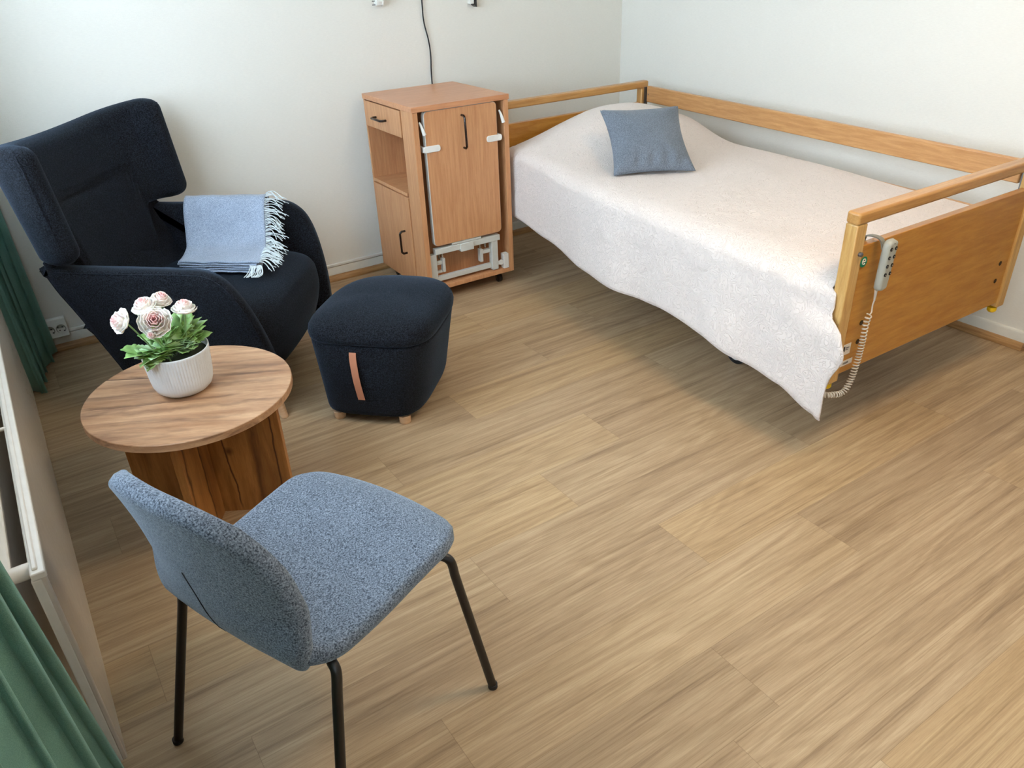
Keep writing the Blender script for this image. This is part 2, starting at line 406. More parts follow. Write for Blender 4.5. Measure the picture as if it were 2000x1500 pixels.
    rr = ramp(nt, [(0.3, (0.5, 0.5, 0.5, 1)), (0.7, (0.38, 0.38, 0.38, 1))]); L.new(nB.outputs[0], rr.inputs[0]); L.new(rr.outputs[0], p.inputs['Roughness'])
    o = struct('floor', bm, m, smooth=False)
    return o
floor()
struct('wall_back', box((XL-0.2, YB, 0), (XR+0.2, YB+0.12, ZC)), M['wall'], smooth=False)
# right wall ends at an outer corner, the room widens in front of it
struct('wall_right', box((XR, YN, 0), (XFAR, YB, ZC)), M['wall'], smooth=False)
struct('wall_far_right', box((XFAR, YREAR, 0), (XFAR+0.1, YN+0.1, ZC)), M['wall'], smooth=False)
struct('wall_rear', box((XL-0.2, YREAR-0.1, 0), (XFAR+0.1, YREAR, ZC)), M['wall'], smooth=False)
struct('ceiling', box((XL-0.2, YREAR-0.1, ZC), (XFAR+0.1, YB+0.12, ZC+0.1)), M['ceiling'], smooth=False)
WIN = [(1.10, 3.20, 0.90, 2.34), (-1.50, 0.40, 0.90, 2.34)]
bm = bmesh.new(); x0, x1 = XL-0.2, XL
add_box(bm, (x0, YREAR, 0), (x1, YB, 0.90)); add_box(bm, (x0, YREAR, 2.34), (x1, YB, ZC))
add_box(bm, (x0, 3.20, 0.90), (x1, YB, 2.34)); add_box(bm, (x0, 0.40, 0.90), (x1, 1.10, 2.34)); add_box(bm, (x0, YREAR, 0.90), (x1, -1.50, 2.34))
struct('wall_left', bm, M['wall'], smooth=False)
glass, nt, p = new_mat('window_glass', 0.0); p.inputs['Transmission Weight'].default_value = 1.0; p.inputs['IOR'].default_value = 1.01
for i, (ya, yb, za, zb) in enumerate(WIN):
    xm = XL-0.15; w = 0.06; ym = (ya+yb)/2
    o = struct('window_%d' % (i+1), boxes([((xm-.03, ya, za), (xm+.03, ya+w, zb)), ((xm-.03, yb-w, za), (xm+.03, yb, zb)), ((xm-.03, ym-w/2, za+w), (xm+.03, ym+w/2, zb-w)),
        ((xm-.03, ya+w, za), (xm+.03, yb-w, za+w)), ((xm-.03, ya+w, zb-w), (xm+.03, yb-w, zb))]), M['white_enamel'])
    obj('window_pane', boxes([((xm-.003, ya+w, za+w), (xm+.003, ym-w/2, zb-w)), ((xm-.003, ym+w/2, za+w), (xm+.003, yb-w, zb-w))]), glass, o, smooth=False)
    obj('window_sill', box((XL-0.14, ya, za-0.001), (XL+0.03, yb, za+0.018)), M['white_enamel'], o)
# skirting: white board, half-round oak moulding at the floor
def base_run(name, a, b, nrm):
    """a,b ends on the wall line, nrm towards the room"""
    a, b, n = Vector(a), Vector(b), Vector(nrm)
    d = (b-a).normalized()
    def ext(poly, mat, nm, par=None):
        bm = bmesh.new(); A = []; B = []
        for (o_, z) in poly:
            A.append(bm.verts.new((a+n*o_)+Vector((0, 0, z)))); B.append(bm.verts.new((b+n*o_)+Vector((0, 0, z))))
        k = len(poly); bm.faces.new(A); bm.faces.new(B[::-1])
        for i in range(k): bm.faces.new((A[i], B[i], B[(i+1) % k], A[(i+1) % k]))
        return struct(nm, bm, mat, bevel=0.001) if par is None else obj(nm, bm, mat, par, bevel=0.001)
    o = ext([(0.0, 0.0), (0.012, 0.0), (0.012, 0.064), (0.007, 0.072), (0.0, 0.074)], M['trim_white'], name)
    q = [(0.012, 0.0005)]+[(0.012+0.020*math.cos(t*PI/12), 0.0005+0.030*math.sin(t*PI/12)) for t in range(0, 7)]
    ext(q, M['trim_wood'], 'floor_moulding', o)
base_run('baseboard_back', (XL, YB, 0), (XR, YB, 0), (0, -1, 0))
base_run('baseboard_right', (XR, YB, 0), (XR, YN-0.012, 0), (-1, 0, 0))
base_run('baseboard_recess', (XR-0.012, YN, 0), (XFAR, YN, 0), (0, -1, 0))
base_run('baseboard_left', (XL, YREAR, 0), (XL, YB, 0), (1, 0, 0))

# ------------------------------------------------------------------ unseen ceiling lamp, added for the warm fill
lm, nt, p = new_mat('fill_lamp_opal', 0.5); p.inputs['Emission Color'].default_value = (1, 0.9, 0.75, 1); p.inputs['Emission Strength'].default_value = 3.0
t = thing('added_fill_lamp', 'unseen round opal ceiling lamp added for warm fill', 'lamp', (1.9, 0.6, ZC))
obj('fill_lamp_base', lathe([(0.05, -0.03), (0.20, -0.025), (0.20, -0.001), (0.05, -0.001)], seg=48), M['white_enamel'], t)
obj('fill_lamp_shade', lathe([(0.02, -0.088), (0.12, -0.082), (0.18, -0.06), (0.195, -0.03), (0.05, -0.03)], seg=48), lm, t)

# ------------------------------------------------------------------ radiator
def radiator():
    t = thing('radiator', 'long white two-panel radiator on the left wall below the window', 'radiator', (-0.13, 2.1, 0.17))
    X, Ya, Yb, za, zb = -0.13, 1.215, 2.985, 0.17, 0.65
    def g(a, b): return Vector((a[0]-X, a[1]-2.1, a[2]-0.17)), Vector((b[0]-X, b[1]-2.1, b[2]-0.17))
    obj('front_panel', boxes([g((X-0.010, Ya, za), (X, Yb, zb-0.012))]), M['rad_panel'], t, bevel=0.003)
    obj('top_rail', boxes([g((X-0.022, Ya, zb-0.014), (X+0.001, Yb, zb)), g((X-0.018, Ya+.01, zb-0.001), (X-0.009, Yb-.01, zb+0.004)), g((X-0.024, Ya, za), (X-0.008, Ya+0.012, zb-0.014))]), M['white_enamel'], t, bevel=0.003)
    obj('rear_panel', boxes([g((X-0.060, Ya+.03, za), (X-0.050, Yb, zb-0.012)), g((X-0.066, Ya+.03, zb-0.014), (X-0.046, Yb, zb))]), M['white_enamel'], t, bevel=0.003)
    for y, r in ((Ya+0.035, 0.014), (1.76, 0.0045), (2.32, 0.0045), (Yb-0.035, 0.014)):
        obj('connector', tube([g((X-0.056, y, zb-0.014-(0.0 if r > .01 else -.012)), (0, 0, 0))[0], g((X-0.012, y, zb-0.014-(0.0 if r > .01 else -.012)), (0, 0, 0))[0]], r, 16), M['white_enamel'], t)
    for y in (1.5, 2.6):
        obj('wall_bracket', boxes([g((XL+.001, y-.015, 0.25), (X-0.07, y+.015, 0.60))]), M['white_enamel'], t, bevel=0.002)
radiator()

# ------------------------------------------------------------------ curtains
def curtain(name, label, y0, y1, xc, amp, folds, phase, zt=2.48, zb=0.012, flare=0.0, seedv=0, tilt=0.0, spready=0.0):
    bm = bmesh.new(); ny, nz = folds*16, 36; g = {}
    for i in range(ny+1):
        s = i/ny
        for j in range(nz+1):
            z = zb+(zt-zb)*j/nz; k = 1-j/nz
            a = amp*(0.55+0.45*k)*(0.75+0.35*math.sin(s*7+seedv))
            ph = 2*PI*folds*s+phase+0.35*math.sin(k*2.2+seedv+s*5)
            x = xc+a*math.sin(ph)+flare*k*k + tilt*(s-0.5)
            y = y0+(y1-y0)*s+0.018*math.sin(2*ph)*k-spready*s*s*min(1.0, max(0.0, (z-0.15)/0.9))
            g[i, j] = bm.verts.new((x, y, z))
    for i in range(ny):
        for j in range(nz): bm.faces.new((g[i, j], g[i+1, j], g[i+1, j+1], g[i, j+1]))
    o = obj(name, bm, M['curtain'], ang=180)
    so = o.modifiers.new('thick', 'SOLIDIFY'); so.thickness = 0.003
    return tag(o, label, 'curtain')
curtain('curtain', 'green velvet curtain hanging in the far left corner behind the wing armchair', 3.27, 3.655, -0.125, 0.036, 4, 0.6, flare=0.03, seedv=1.0, tilt=0.09)
curtain('curtain', 'green velvet curtain hanging nearest to the dining chair, at the near end of the radiator', 0.42, 1.170, -0.178, 0.034, 5, 2.4, seedv=2.0, tilt=0.03, spready=0.30)

# ------------------------------------------------------------------ wall fittings
t = thing('wall_outlet', 'white double wall socket above the skirting beside the far curtain', 'socket', (0.004, YB, 0.112))
obj('cover', boxes([((-0.048, -0.046, -0.040), (0.048, -0.001, 0.040))], lambda v: Vector((v.x, v.y+(0.018 if (v.z > 0 and v.y < -.02) else 0), v.z))), M['white_plastic'], t, bevel=0.003)
for sx in (-0.022, 0.022):
    s_ = obj('socket', lathe([(0.0195, 0.0), (0.0195, -0.004), (0.017, -0.003), (0.016, 0.001)], (sx, -0.0375, -0.004), 28, axis='y'), M['grey_handset'], t)
    bm = bmesh.new()
    for a in (45, 225): add_lathe(bm, [(0.0027, 0), (0.0027, -0.006)], (sx+0.009*math.cos(math.radians(a)), -0.0345, -0.004+0.009*math.sin(math.radians(a))), 10, axis='y')
    for a in (135, 315): add_box(bm, (sx+0.015*math.cos(math.radians(a))-.003, -0.0425, -0.004+0.015*math.sin(math.radians(a))-.002), (sx+0.015*math.cos(math.radians(a))+.003, -0.036, -0.004+0.015*math.sin(math.radians(a))+.002))
    obj('pin_holes', bm, M['ink'], s_)
tag(obj('cable_trunking', boxes([((0.053, YB-0.013, 0.0745), (1.62, YB-0.0005, 0.088))]), M['white_plastic'], bevel=0.002), 'thin white cable trunking running along the top of the back skirting from the double socket', 'trunking')
cpts = smooth_path([(1.972, YB-0.012, 0.60), (1.972, YB-0.010, 0.92), (1.978, YB-0.008, 1.03), (1.972, YB-0.010, 1.10), (1.955, YB-0.008, 1.19), (1.953, YB-0.010, 1.30), (1.955, YB-0.008, 1.7), (1.955, YB-0.006, 1.95)], 8)
tag(obj('power_cable', tube(cpts, 0.0034, 8), M['black_rubber']), 'thin black cable hanging down the wall behind the wooden bedside cabinet', 'cable')
t = thing('mains_plug', 'white mains plug hung on the back wall at the top of the photo', 'plug', (1.716, YB-0.03, 1.292))
obj('plug_body', lathe([(0.010, -0.020), (0.020, -0.017), (0.022, -0.004), (0.022, 0.008), (0.014, 0.016)], (0, 0, 0), 8, axis='x'), M['white_plastic'], t, bevel=0.001)
obj('collar', lathe([(0.023, 0.009), (0.024, 0.014), (0.018, 0.022)], (0, 0, 0), 8, axis='x'), M['white_plastic'], t)
for dz in (-0.008, 0.008): obj('pin', tube([(-0.018, 0, dz-.006), (-0.034, 0, dz-.006)], 0.0022, 8), M['steel'], t)
obj('flex', tube(smooth_path([(0.0, 0, 0.015), (0.004, 0.006, 0.08), (0.002, 0.018, 0.2), (0.0, 0.024, 0.5)], 6), 0.003, 8), M['white_plastic'], t)
t = thing('wall_speaker', 'white wall unit with black front panel at the top edge of the photo', 'wall unit', (2.228, YB, 1.347))
sk = lambda v: Vector((v.x, v.y, v.z + (-0.010 if (v.x > 0.01 and v.z < 0) else 0)))
obj('housing', boxes([((-0.014, -0.030, -0.098), (0.006, -0.001, 0.14))], sk), M['white_plastic'], t)
obj('front', boxes([((0.006, -0.031, -0.104), (0.022, -0.001, 0.14))], sk), M['black'], t)

# ------------------------------------------------------------------ bedside cabinet
def cabinet():
    t = thing('bedside_cabinet', 'tall beech bedside cabinet on castors with folded overbed table front', 'cabinet', (1.542, 3.106, 0), -0.016)
    W_, D, Z0, Z1 = 0.487, 0.517, 0.062, 0.912
    B = M['beech']
    obj('top_board', box((-0.004, -0.004, 0.889), (W_+.004, D+.002, Z1)), M['beech_top'], t, bevel=0.0015)
    obj('side_panel', boxes([((W_-0.024, 0.0, Z0), (W_, D, 0.889))]), B, t, bevel=0.001)
    obj('side_panel', boxes([((0.0, 0.0, Z0), (0.026, 0.113, 0.889))]), B, t, bevel=0.001)
    obj('back_panel', boxes([((0.0, D-0.012, Z0), (W_-0.0245, D, 0.8885))]), B, t, bevel=0.001)
    obj('bottom_board', boxes([((0.0265, 0.0, Z0), (W_-0.0245, D-.0125, Z0+0.020)), ((0.0, 0.1135, Z0), (0.0264, D-.0125, Z0+0.012))]), B, t, bevel=0.001)
    obj('partition', boxes([((0.0265, 0.115, Z0+.0205), (W_-0.0245, 0.131, 0.8885))]), M['beech'], t)
    obj('partition', boxes([((0.27, 0.1315, Z0+.0205), (0.286, D-.0125, 0.8885))]), M['beech_in'], t)
    obj('shelf', boxes([((0.0005, 0.1315, 0.500), (0.2695, D-.0125, 0.516))]), M['beech_in'], t, bevel=0.001)
    obj('shelf', boxes([((0.002, 0.1315, 0.766), (0.2695, D-.0125, 0.776))]), M['beech_in'], t)
    d = obj('drawer', boxes([((-0.004, 0.117, 0.772), (0.014, D-.013, 0.884)), ((0.0145, 0.14, 0.780), (0.26, D-.02, 0.86))]), B, t, bevel=0.001)
    def handle(c0, c1, out, par, r=0.0052, h=0.028):
        c0, c1, out = Vector(c0), Vector(c1), Vector(out).normalized()
        ax = (c1-c0).normalized()
        pts = [c0, c0+out*h*0.7, c0+out*h+ax*0.009, c1+out*h-ax*0.009, c1+out*h*0.7, c1]
        P = [pts[0]] + smooth_path(pts[1:3], 3) + smooth_path(pts[3:5], 3) + [pts[5]]
        obj('handle', tube(P, r, 12), M['dark_gloss'], par)
    handle((-0.004, 0.378, 0.822), (-0.004, 0.268, 0.822), (-1, 0, 0), d)
    dr = obj('door', boxes([((-0.004, 0.117, Z0+0.013), (0.014, D-.013, 0.496))]), B, t, bevel=0.001)
    handle((-0.004, 0.190, 0.322), (-0.004, 0.190, 0.212), (-1, 0, 0), dr)
    # folded overbed table top
    bm = prism(rrect(0.372, 0.610, 0.022, 6, 0.241, 0.583), 0.0, 0.024, lambda v: Vector((v.x, 0.030-v.z, v.y)))
    ft = obj('overbed_table_top', bm, M['grey_frame'], t, bevel=0.002, label='folding table top edged in pale grey')
    bm = prism(rrect(0.366, 0.604, 0.019, 6, 0.241, 0.583), 0.0, 0.002, lambda v: Vector((v.x, 0.0058-v.z, v.y)))
    obj('laminate_face', bm, B, ft)
    handle((0.243, 0.0042, 0.850), (0.246, 0.0042, 0.708), (0, -1, 0), ft)
    def capsule(x0, x1, z0, z1): return rrect(x1-x0, z1-z0, 0.011, 5, (x0+x1)/2, (z0+z1)/2)
    for x0, x1 in ((0.040, 0.124), (0.366, 0.447)):
        obj('clamp', prism(capsule(x0, x1, 0.713, 0.741), 0, 0.006, lambda v: Vector((v.x, 0.0040-v.z, v.y))), M['white_plastic'], t, bevel=0.0015)
        xe = x0 if x0 < .2 else x1-0.010
        obj('clamp', boxes([((xe, 0.0042, 0.715), (xe+0.010, 0.05, 0.739))]), M['white_plastic'], t)
    for x0, s in ((0.036, 1), (0.444, 1)):
        obj('lever', tube(smooth_path([(x0, 0.012, 0.845), (x0+0.006, 0.008, 0.83), (x0+0.012, 0.006, 0.81), (x0+0.017, 0.004, 0.790)], 5), lambda k: 0.004+0.005*k, 12), M['white_plastic'], t)
    # lower metal frame
    fr = obj('table_frame', boxes([((0.056, 0.004, 0.237), (0.414, 0.034, 0.265)), ((0.190, -0.002, 0.226), (0.262, 0.0338, 0.2645)), ((0.150, 0.006, 0.266), (0.31, 0.03, 0.277))]), M['grey_frame'], t, bevel=0.002)
    obj('upright', boxes([((0.032, 0.016, 0.10), (0.066, 0.045, 0.236))]), M['grey_frame'], fr, bevel=0.002)
    obj('upright', boxes([((0.368, 0.008, 0.088), (0.402, 0.040, 0.236))]), M['grey_frame'], fr, bevel=0.002)
    obj('lower_bar', boxes([((0.0665, 0.02, 0.098), (0.3675, 0.040, 0.122))]), M['grey_frame'], fr, bevel=0.002)
    obj('inner_bracket', boxes([((0.0665, 0.030, 0.176), (0.098, 0.044, 0.194)), ((0.0985, 0.022, 0.138), (0.113, 0.044, 0.206)), ((0.0665, 0.030, 0.135), (0.098, 0.044, 0.147))]), M['grey_frame'], fr, bevel=0.001)
    obj('inner_bracket', boxes([((0.322, 0.026, 0.178), (0.3675, 0.044, 0.196)), ((0.306, 0.018, 0.142), (0.3215, 0.044, 0.206))]), M['grey_frame'], fr, bevel=0.001)
    for x in (0.088, 0.106, 0.315, 0.345): obj('pin', tube([(x, 0.036, 0.206), (x, 0.036, 0.236)], 0.005, 10), M['chrome'], fr)
    bk = obj('latch_bracket', boxes([((0.432, 0.004, 0.083), (0.4345, 0.034, 0.158)), ((0.4575, 0.004, 0.083), (0.460, 0.034, 0.158)), ((0.4346, 0.004, 0.083), (0.4574, 0.0065, 0.158)), ((0.4346, 0.0315, 0.083), (0.4574, 0.034, 0.158))]), M['white_enamel'], t, bevel=0.0005)
    bm = bmesh.new(); add_lathe(bm, [(0.013, 0.008), (0.013, 0.013), (0.005, 0.013), (0.005, 0.008)], (0.418, 0.0, 0.118), 24, axis='y'); add_box(bm, (0.4021, 0.009, 0.108), (0.41, 0.013, 0.128))
    obj('eye', bm, M['white_enamel'], bk)
    # castors
    for x, y in ((0.055, 0.06), (0.425, 0.05), (0.055, 0.46), (0.425, 0.46)):
        c = obj('castor', tube([(x, y, Z0-0.0005), (x, y, 0.048)], 0.007, 10), M['chrome'], t)
        obj('fork', boxes([((x-0.014, y-0.008, 0.040), (x+0.014, y+0.012, 0.052)), ((x-0.014, y-0.004, 0.018), (x-0.0115, y+0.012, 0.040)), ((x+0.0115, y-0.004, 0.018), (x+0.014, y+0.012, 0.040))]), M['chrome'], c)
        obj('wheel', lathe([(0.012, -0.010), (0.022, -0.009), (0.023, 0.0), (0.022, 0.009), (0.012, 0.010)], (x, y, 0.0235), 28, axis='x'), M['black'], c)
M['beech_top'] = wood('beech_laminate_top', rgb(212, 154, 112), rgb(194, 132, 90), (0.9, 14, 14), 0.33, fine=0.3)
cabinet()

# ------------------------------------------------------------------ bed
BO = Vector((1.955, 1.219, 0)); AX, AY = 0.012, 0.048; BW, BL = 1.007, 2.122
UX = Vector((math.cos(AX), -math.sin(AX), 0)); UY = Vector((math.sin(AY), math.cos(AY), 0))
BC = Vector((2.51, 2.27, 0))
TILT = 0.022/BL
def B(v): return BO+UX*v.x+UY*v.y+Vector((0, 0, v.z+TILT*v.y*(1 if v.z > 0.2 else 0)))-BC
def bed():
    t = thing('care_bed', 'adjustable care bed with golden wood end boards and a rail along the wall', 'bed', BC)
    ZT, PT, ZB = 0.814, 0.707, 0.284; d = 0.042; pw_ = 0.046
    def end(y0, name, front):
        e = obj(name, boxes([((pw_, y0+0.008, ZB), (BW-pw_, y0+d-0.008, PT))], B), M['amber_x'], t, bevel=0.002)
        for xa in (0, BW-pw_):
            obj('post', boxes([((xa, y0, ZB-0.018), (xa+pw_, y0+d, ZT-0.0352))], B), M['oak_z'], e, bevel=0.004)
        bm = bmesh.new()
        # top rail with rounded ends and edges
        poly = rrect(BW+0.004, d+0.004, 0.010, 5, BW/2, y0+d/2)
        lo = [bm.verts.new(B(Vector((x, y, ZT-0.035)))) for x, y in poly]; hi = [bm.verts.new(B(Vector((x, y, ZT)))) for x, y in poly]
        n = len(poly); bm.faces.new(lo[::-1]); bm.faces.new(hi)
        for i in range(n): bm.faces.new((lo[i], lo[(i+1) % n], hi[(i+1) % n], hi[i]))
        obj('top_rail', bm, M['oak_x'], e, bevel=0.007, seg=3)
        return e
    f = end(0.0, 'footboard', True)
    h = end(BL-d, 'headboard', False)
    for x, z in ((0.122, 0.444), (0.122, 0.379), (0.905, 0.452), (0.905, 0.385)):
        c = B(Vector((x, 0.0075, z))); obj('hole_plug', lathe([(0.0085, 0.0), (0.0085, -0.0012)], c, 20, axis='y'), M['dark_gloss'], f)
    c = B(Vector((0.030, 0.0, 0.690))); bm = bmesh.new(); add_lathe(bm, [(0.007, 0.0), (0.007, -0.008), (0.005, -0.010)], c, 16, axis='y')
    obj('release_knob', bm, M['steel'], f)
    for x in (0.02, 0.972):
        c = B(Vector((x, 0.021, 0.262))); obj('floor_bumper', lathe([(0.011, -0.020), (0.016, -0.014), (0.016, -0.001), (0.010, -0.0005)], c, 20), M['yellow'], f)
    # round green sticker with a white e
    c = B(Vector((0.070, 0.0072, 0.655)))
    s = obj('round_sticker', lathe([(0.0165, 0.0), (0.0165, -0.0008)], c, 32, axis='y'), M['green_sticker'], f, label='round green sticker with a white e')
    pts = [c+Vector((-0.006+0.013*k/6, -0.0012, 0.001)) for k in range(7)]
    arc = [c+Vector((0.0072*math.cos(math.radians(a)), -0.0012, 0.001+0.0085*math.sin(math.radians(a)))) for a in range(0, 316, 15)]
    bm = bmesh.new(); add_tube(bm, pts, 0.0016, 6); add_tube(bm, arc, 0.0016, 6); obj('letter', bm, M['paper'], s)
    # paper labels low on the left
    def label_plate(x0, x1, z0, z1, sk=0.0, rows=()):
        l = obj('paper_label', boxes([((x0, 0.0068, z0), (x1, 0.0078, z1))], B), M['paper'], f)
        for (a, b_, za, zb_) in rows:
            obj('print', boxes([((a, 0.0062, za), (b_, 0.0067, zb_))], B), M['ink'], l)
    label_plate(0.050, 0.090, 0.349, 0.386, rows=[(0.055, 0.062, 0.362, 0.380)])
    label_plate(0.047, 0.112, 0.309, 0.327)
    # the tiny print on both labels is not legible in the photo: short dark strokes
    l1 = obj('print', boxes([((0.066, 0.0062, 0.372), (0.082, 0.0067, 0.3745)), ((0.066, 0.0062, 0.366), (0.078, 0.0067, 0.3680))], B), M['ink'], f); l1['kind'] = 'stuff'
    l2 = obj('print', boxes([((0.066+0.0045*k, 0.0062, 0.3145), (0.0685+0.0045*k, 0.0067, 0.3215)) for k in range(6)], B), M['ink'], f); l2['kind'] = 'stuff'
    # side rail towards the right wall and its lower bar
    sr = obj('side_rail', boxes([((BW-0.026, d+0.018, 0.710), (BW-0.004, BL-d-0.018, 0.792))], B), M['oak_y'], t, bevel=0.005, seg=3)
    bm = bmesh.new(); c = B(Vector((BW-0.027, BL-d-0.035, 0.750))); add_lathe(bm, [(0.004, 0.0), (0.004, -0.0015)], c, 12, axis='x'); obj('screw', bm, M['chrome'], sr)
    for ya, yb in ((BL-d-0.010, BL-d-0.001), (d+0.001, d+0.010)): obj('rail_guide', box((BW-0.030, ya, 0.60), (BW-0.014, yb, 0.785), B), M['steel'], sr)
    obj('lower_rail', boxes([((BW-0.030, d+0.004, 0.54), (BW-0.004, BL-d-0.004, 0.60))], B), M['oak_y'], t, bevel=0.005, seg=3)
    # base frame
    obj('base_frame', boxes([((0.10, d+0.01, 0.33), (0.14, BL-d-.01, 0.37)), ((BW-0.14, d+.01, 0.33), (BW-0.10, BL-d-.01, 0.37)), ((0.141, 0.5, 0.335), (BW-0.141, 0.54, 0.365)), ((0.141, 1.5, 0.335), (BW-0.141, 1.54, 0.365)),
        ((0.27, 0.50, 0.12), (0.31, 1.56, 0.16)), ((BW-0.31, 0.50, 0.12), (BW-0.27, 1.66, 0.16)), ((0.311, 0.56, 0.125), (BW-0.311, 0.60, 0.155)), ((0.311, 1.52, 0.125), (BW-0.311, 1.56, 0.155)), ((0.40, 1.561, 0.125), (0.46, 1.64, 0.155)),
        ((0.34, 0.70, 0.1551), (0.38, 0.74, 0.334)), ((BW-0.38, 1.40, 0.1551), (BW-0.34, 1.44, 0.334))], B), M['steel'], t, bevel=0.003)
    for x, y in ((0.262, 0.60), (BW-0.262, 0.60), (0.43, 1.60), (BW-0.29, 1.60)):
        p0 = B(Vector((x, y, 0.0)))
        c = obj('castor', tube([p0+Vector((0, 0, 0.085)), p0+Vector((0, 0, 0.122))], 0.012, 12), M['steel'], t)
        obj('wheel', lathe([(0.030, -0.016), (0.0485, -0.013), (0.050, 0.0), (0.0485, 0.013), (0.030, 0.016)], p0+Vector((0, 0, 0.0505)), 32, axis='x'), M['black_rubber'], c)
        obj('hub', lathe([(0.031, -0.0175), (0.031, 0.0175)], p0+Vector((0, 0, 0.0505)), 32, axis='x'), M['grey_frame'], c)
    obj('mattress', boxes([((0.055, 0.058, 0.372), (BW-0.045, BL-0.058, 0.590))], B), M['mattress'], t, bevel=0.035, seg=4)
bed()

# ------------------------------------------------------------------ bedspread
def spread():
    SO = Vector((2.5, 2.27, 0))
    def top(x, y):      # x,y in bed coordinates
        z = 0.604 + 0.012*math.sin((y-0.2)/1.9*PI)
        # pillow under the spread
        def hump(cx, cy, rx, ry, h, pw=2.4):
            q = (abs((x-cx)/rx)**pw+abs((y-cy)/ry)**pw)
            return h*math.exp(-q*1.25)
        z += hump(0.63, 1.82, 0.42, 0.31, 0.160)
        z += hump(0.24, 1.84, 0.26, 0.26, 0.015)
        z += 0.006*noise.noise(Vector((x*5, y*3.0, 0)))
        z += -0.010*math.exp(-((y-1.42)/0.10)**2)*math.exp(-((x-0.35)/0.4)**2)
        # the spread sags towards the open side at the foot end
        return z
    xl, xr = 0.045, 0.945
    ny = 150; bm = bmesh.new(); rows = []
    y0, y1 = -0.012, 2.055
    for j in range(ny+1):
        tj = j/ny; y = y0+(y1-y0)*tj
        yt = max(y, 0.050)                    # top and inner part stops at the footboard
        row = []
        # hem height along the side
        hem = [(0, 0.155), (0.02, 0.165), (0.16, 0.212), (0.33, 0.226), (0.52, 0.248), (0.73, 0.262), (0.86, 0.25), (1.02, 0.245), (1.4, 0.255), (1.62, 0.278), (1.9, 0.31), (2.1, 0.33)]
        yy = max(y, 0)
        for i in range(len(hem)-1):
            if hem[i][0] <= yy <= hem[i+1][0]:
                k = (yy-hem[i][0])/(hem[i+1][0]-hem[i][0]); k = k*k*(3-2*k); hz = hem[i][1]*(1-k)+hem[i+1][1]*k; break
        ztl = top(xl+0.04, yt)
        # side drop: outward drape outside the post line
        nd_ = 26
        kx = min(1, max(0, (y-1.1)/0.6)); kx = kx*kx*(3-2*kx)
        xo = -0.028+0.040*kx
        for i in range(nd_):
            k = i/nd_
            z = hz+(ztl-0.055-hz)*k
            fold = 0.010*(1-k)**1.2*math.sin(y*9.0+0.8)+0.006*(1-k)*math.sin(y*21+2.0)+0.004*noise.noise(Vector((y*8, k*5, 3.3)))
            x = xo + fold*(1-0.75*kx) - 0.018*(1-k)*(1-kx) + 0.004
            ycorr = y; z_q = (z-hz)/(ztl-0.055-hz); cx_ = min(1, max(0, 1-(y-0.05)/0.16)); cx_ = cx_*cx_*(3-2*cx_)
            xs_ = min(1, max(0, (z_q-0.70)/0.2)); x += 0.019*cx_*xs_*xs_*(3-2*xs_)
            if y < 0.06:   # the free front edge curls round near the foot post
                c = (1-max(0, y-y0)/0.072)
                z_n = (z-hz)/(ztl-0.055-hz)
                ycorr = y - 0.040*c*math.exp(-((z_n-0.60)/0.17)**2)
                sm_ = min(1, max(0, (z_n-0.76)/0.12)); sm_ = sm_*sm_*(3-2*sm_); ycorr = ycorr*(1-sm_)+max(0.028, y)*sm_
            row.append((x, ycorr, z))
        # rounded shoulder
        for i in range(8):
            a = i/7*PI/2; R = 0.055
            cc = min(1, max(0, 1-(y-0.05)/0.16)); cc = cc*cc*(3-2*cc)
            x_in = xo+0.004+0.019*cc; sx = x_in+(xl+0.054-x_in)*(1-math.cos(a))
            ys_ = max(y, 0.028) if i <= 1 else yt
            row.append((sx, ys_, ztl-0.055+0.055*math.sin(a)))
        x_st = xl+0.055
        for i in range(1, 61):
            x = x_st+(xr-x_st)*i/60
            row.append((x, yt, top(x, yt)+0.0))
        zr = top(xr, yt)
        for i in range(1, 7):
            a = i/6*PI/2; row.append((xr+0.022*math.sin(a), yt, zr-0.022*(1-math.cos(a))))
        for i in range(1, 5): row.append((xr+0.022, yt, zr-0.022-0.02*i))
        rows.append(row)
    # head end: tuck down behind the pillow
    vs = []
    for j, row in enumerate(rows):
        tj = j/ny; y = y0+(y1-y0)*tj; out = []
        for i, (a, b, c) in enumerate(row):
            if y > 1.98 and i > 30:
                c -= 0.02*((y-1.98)/0.075)**2
            v = BO+UX*a+UY*b+Vector((0, 0, c+TILT*b))-SO
            out.append(bm.verts.new(v))
        vs.append(out)
    for j in range(ny):
        for i in range(len(vs[0])-1):
            bm.faces.new((vs[j][i], vs[j][i+1], vs[j+1][i+1], vs[j+1][i]))
    t = thing('bedspread', 'pale peach quilted bedspread hanging over the left side of the bed', 'bedspread', SO)
    o = obj('quilt', bm, M['spread'], t, ang=180)
    so = o.modifiers.new('thick', 'SOLIDIFY'); so.thickness = 0.004; so.offset = 1
    # hem binding along the free edge
    hp = [Vector(v) for v in [vs_ for vs_ in HEM]] if False else None
    return t, rows
tsp, rows_ = spread()
SO = Vector((2.5, 2.27, 0))
def toS(p): return BO+UX*p[0]+UY*p[1]+Vector((0, 0, p[2]+TILT*p[1]))-SO
bm = bmesh.new()
hem_w = 0.018
A = [toS(r[0]) for r in rows_[::1]]; Bv = [toS((r[0][0]-0.0005, r[0][1], r[0][2]+hem_w)) for r in rows_[::1]]
add_tube(bm, A, 0.0032, 6)
obj('hem', bm, M['spread'], tsp)

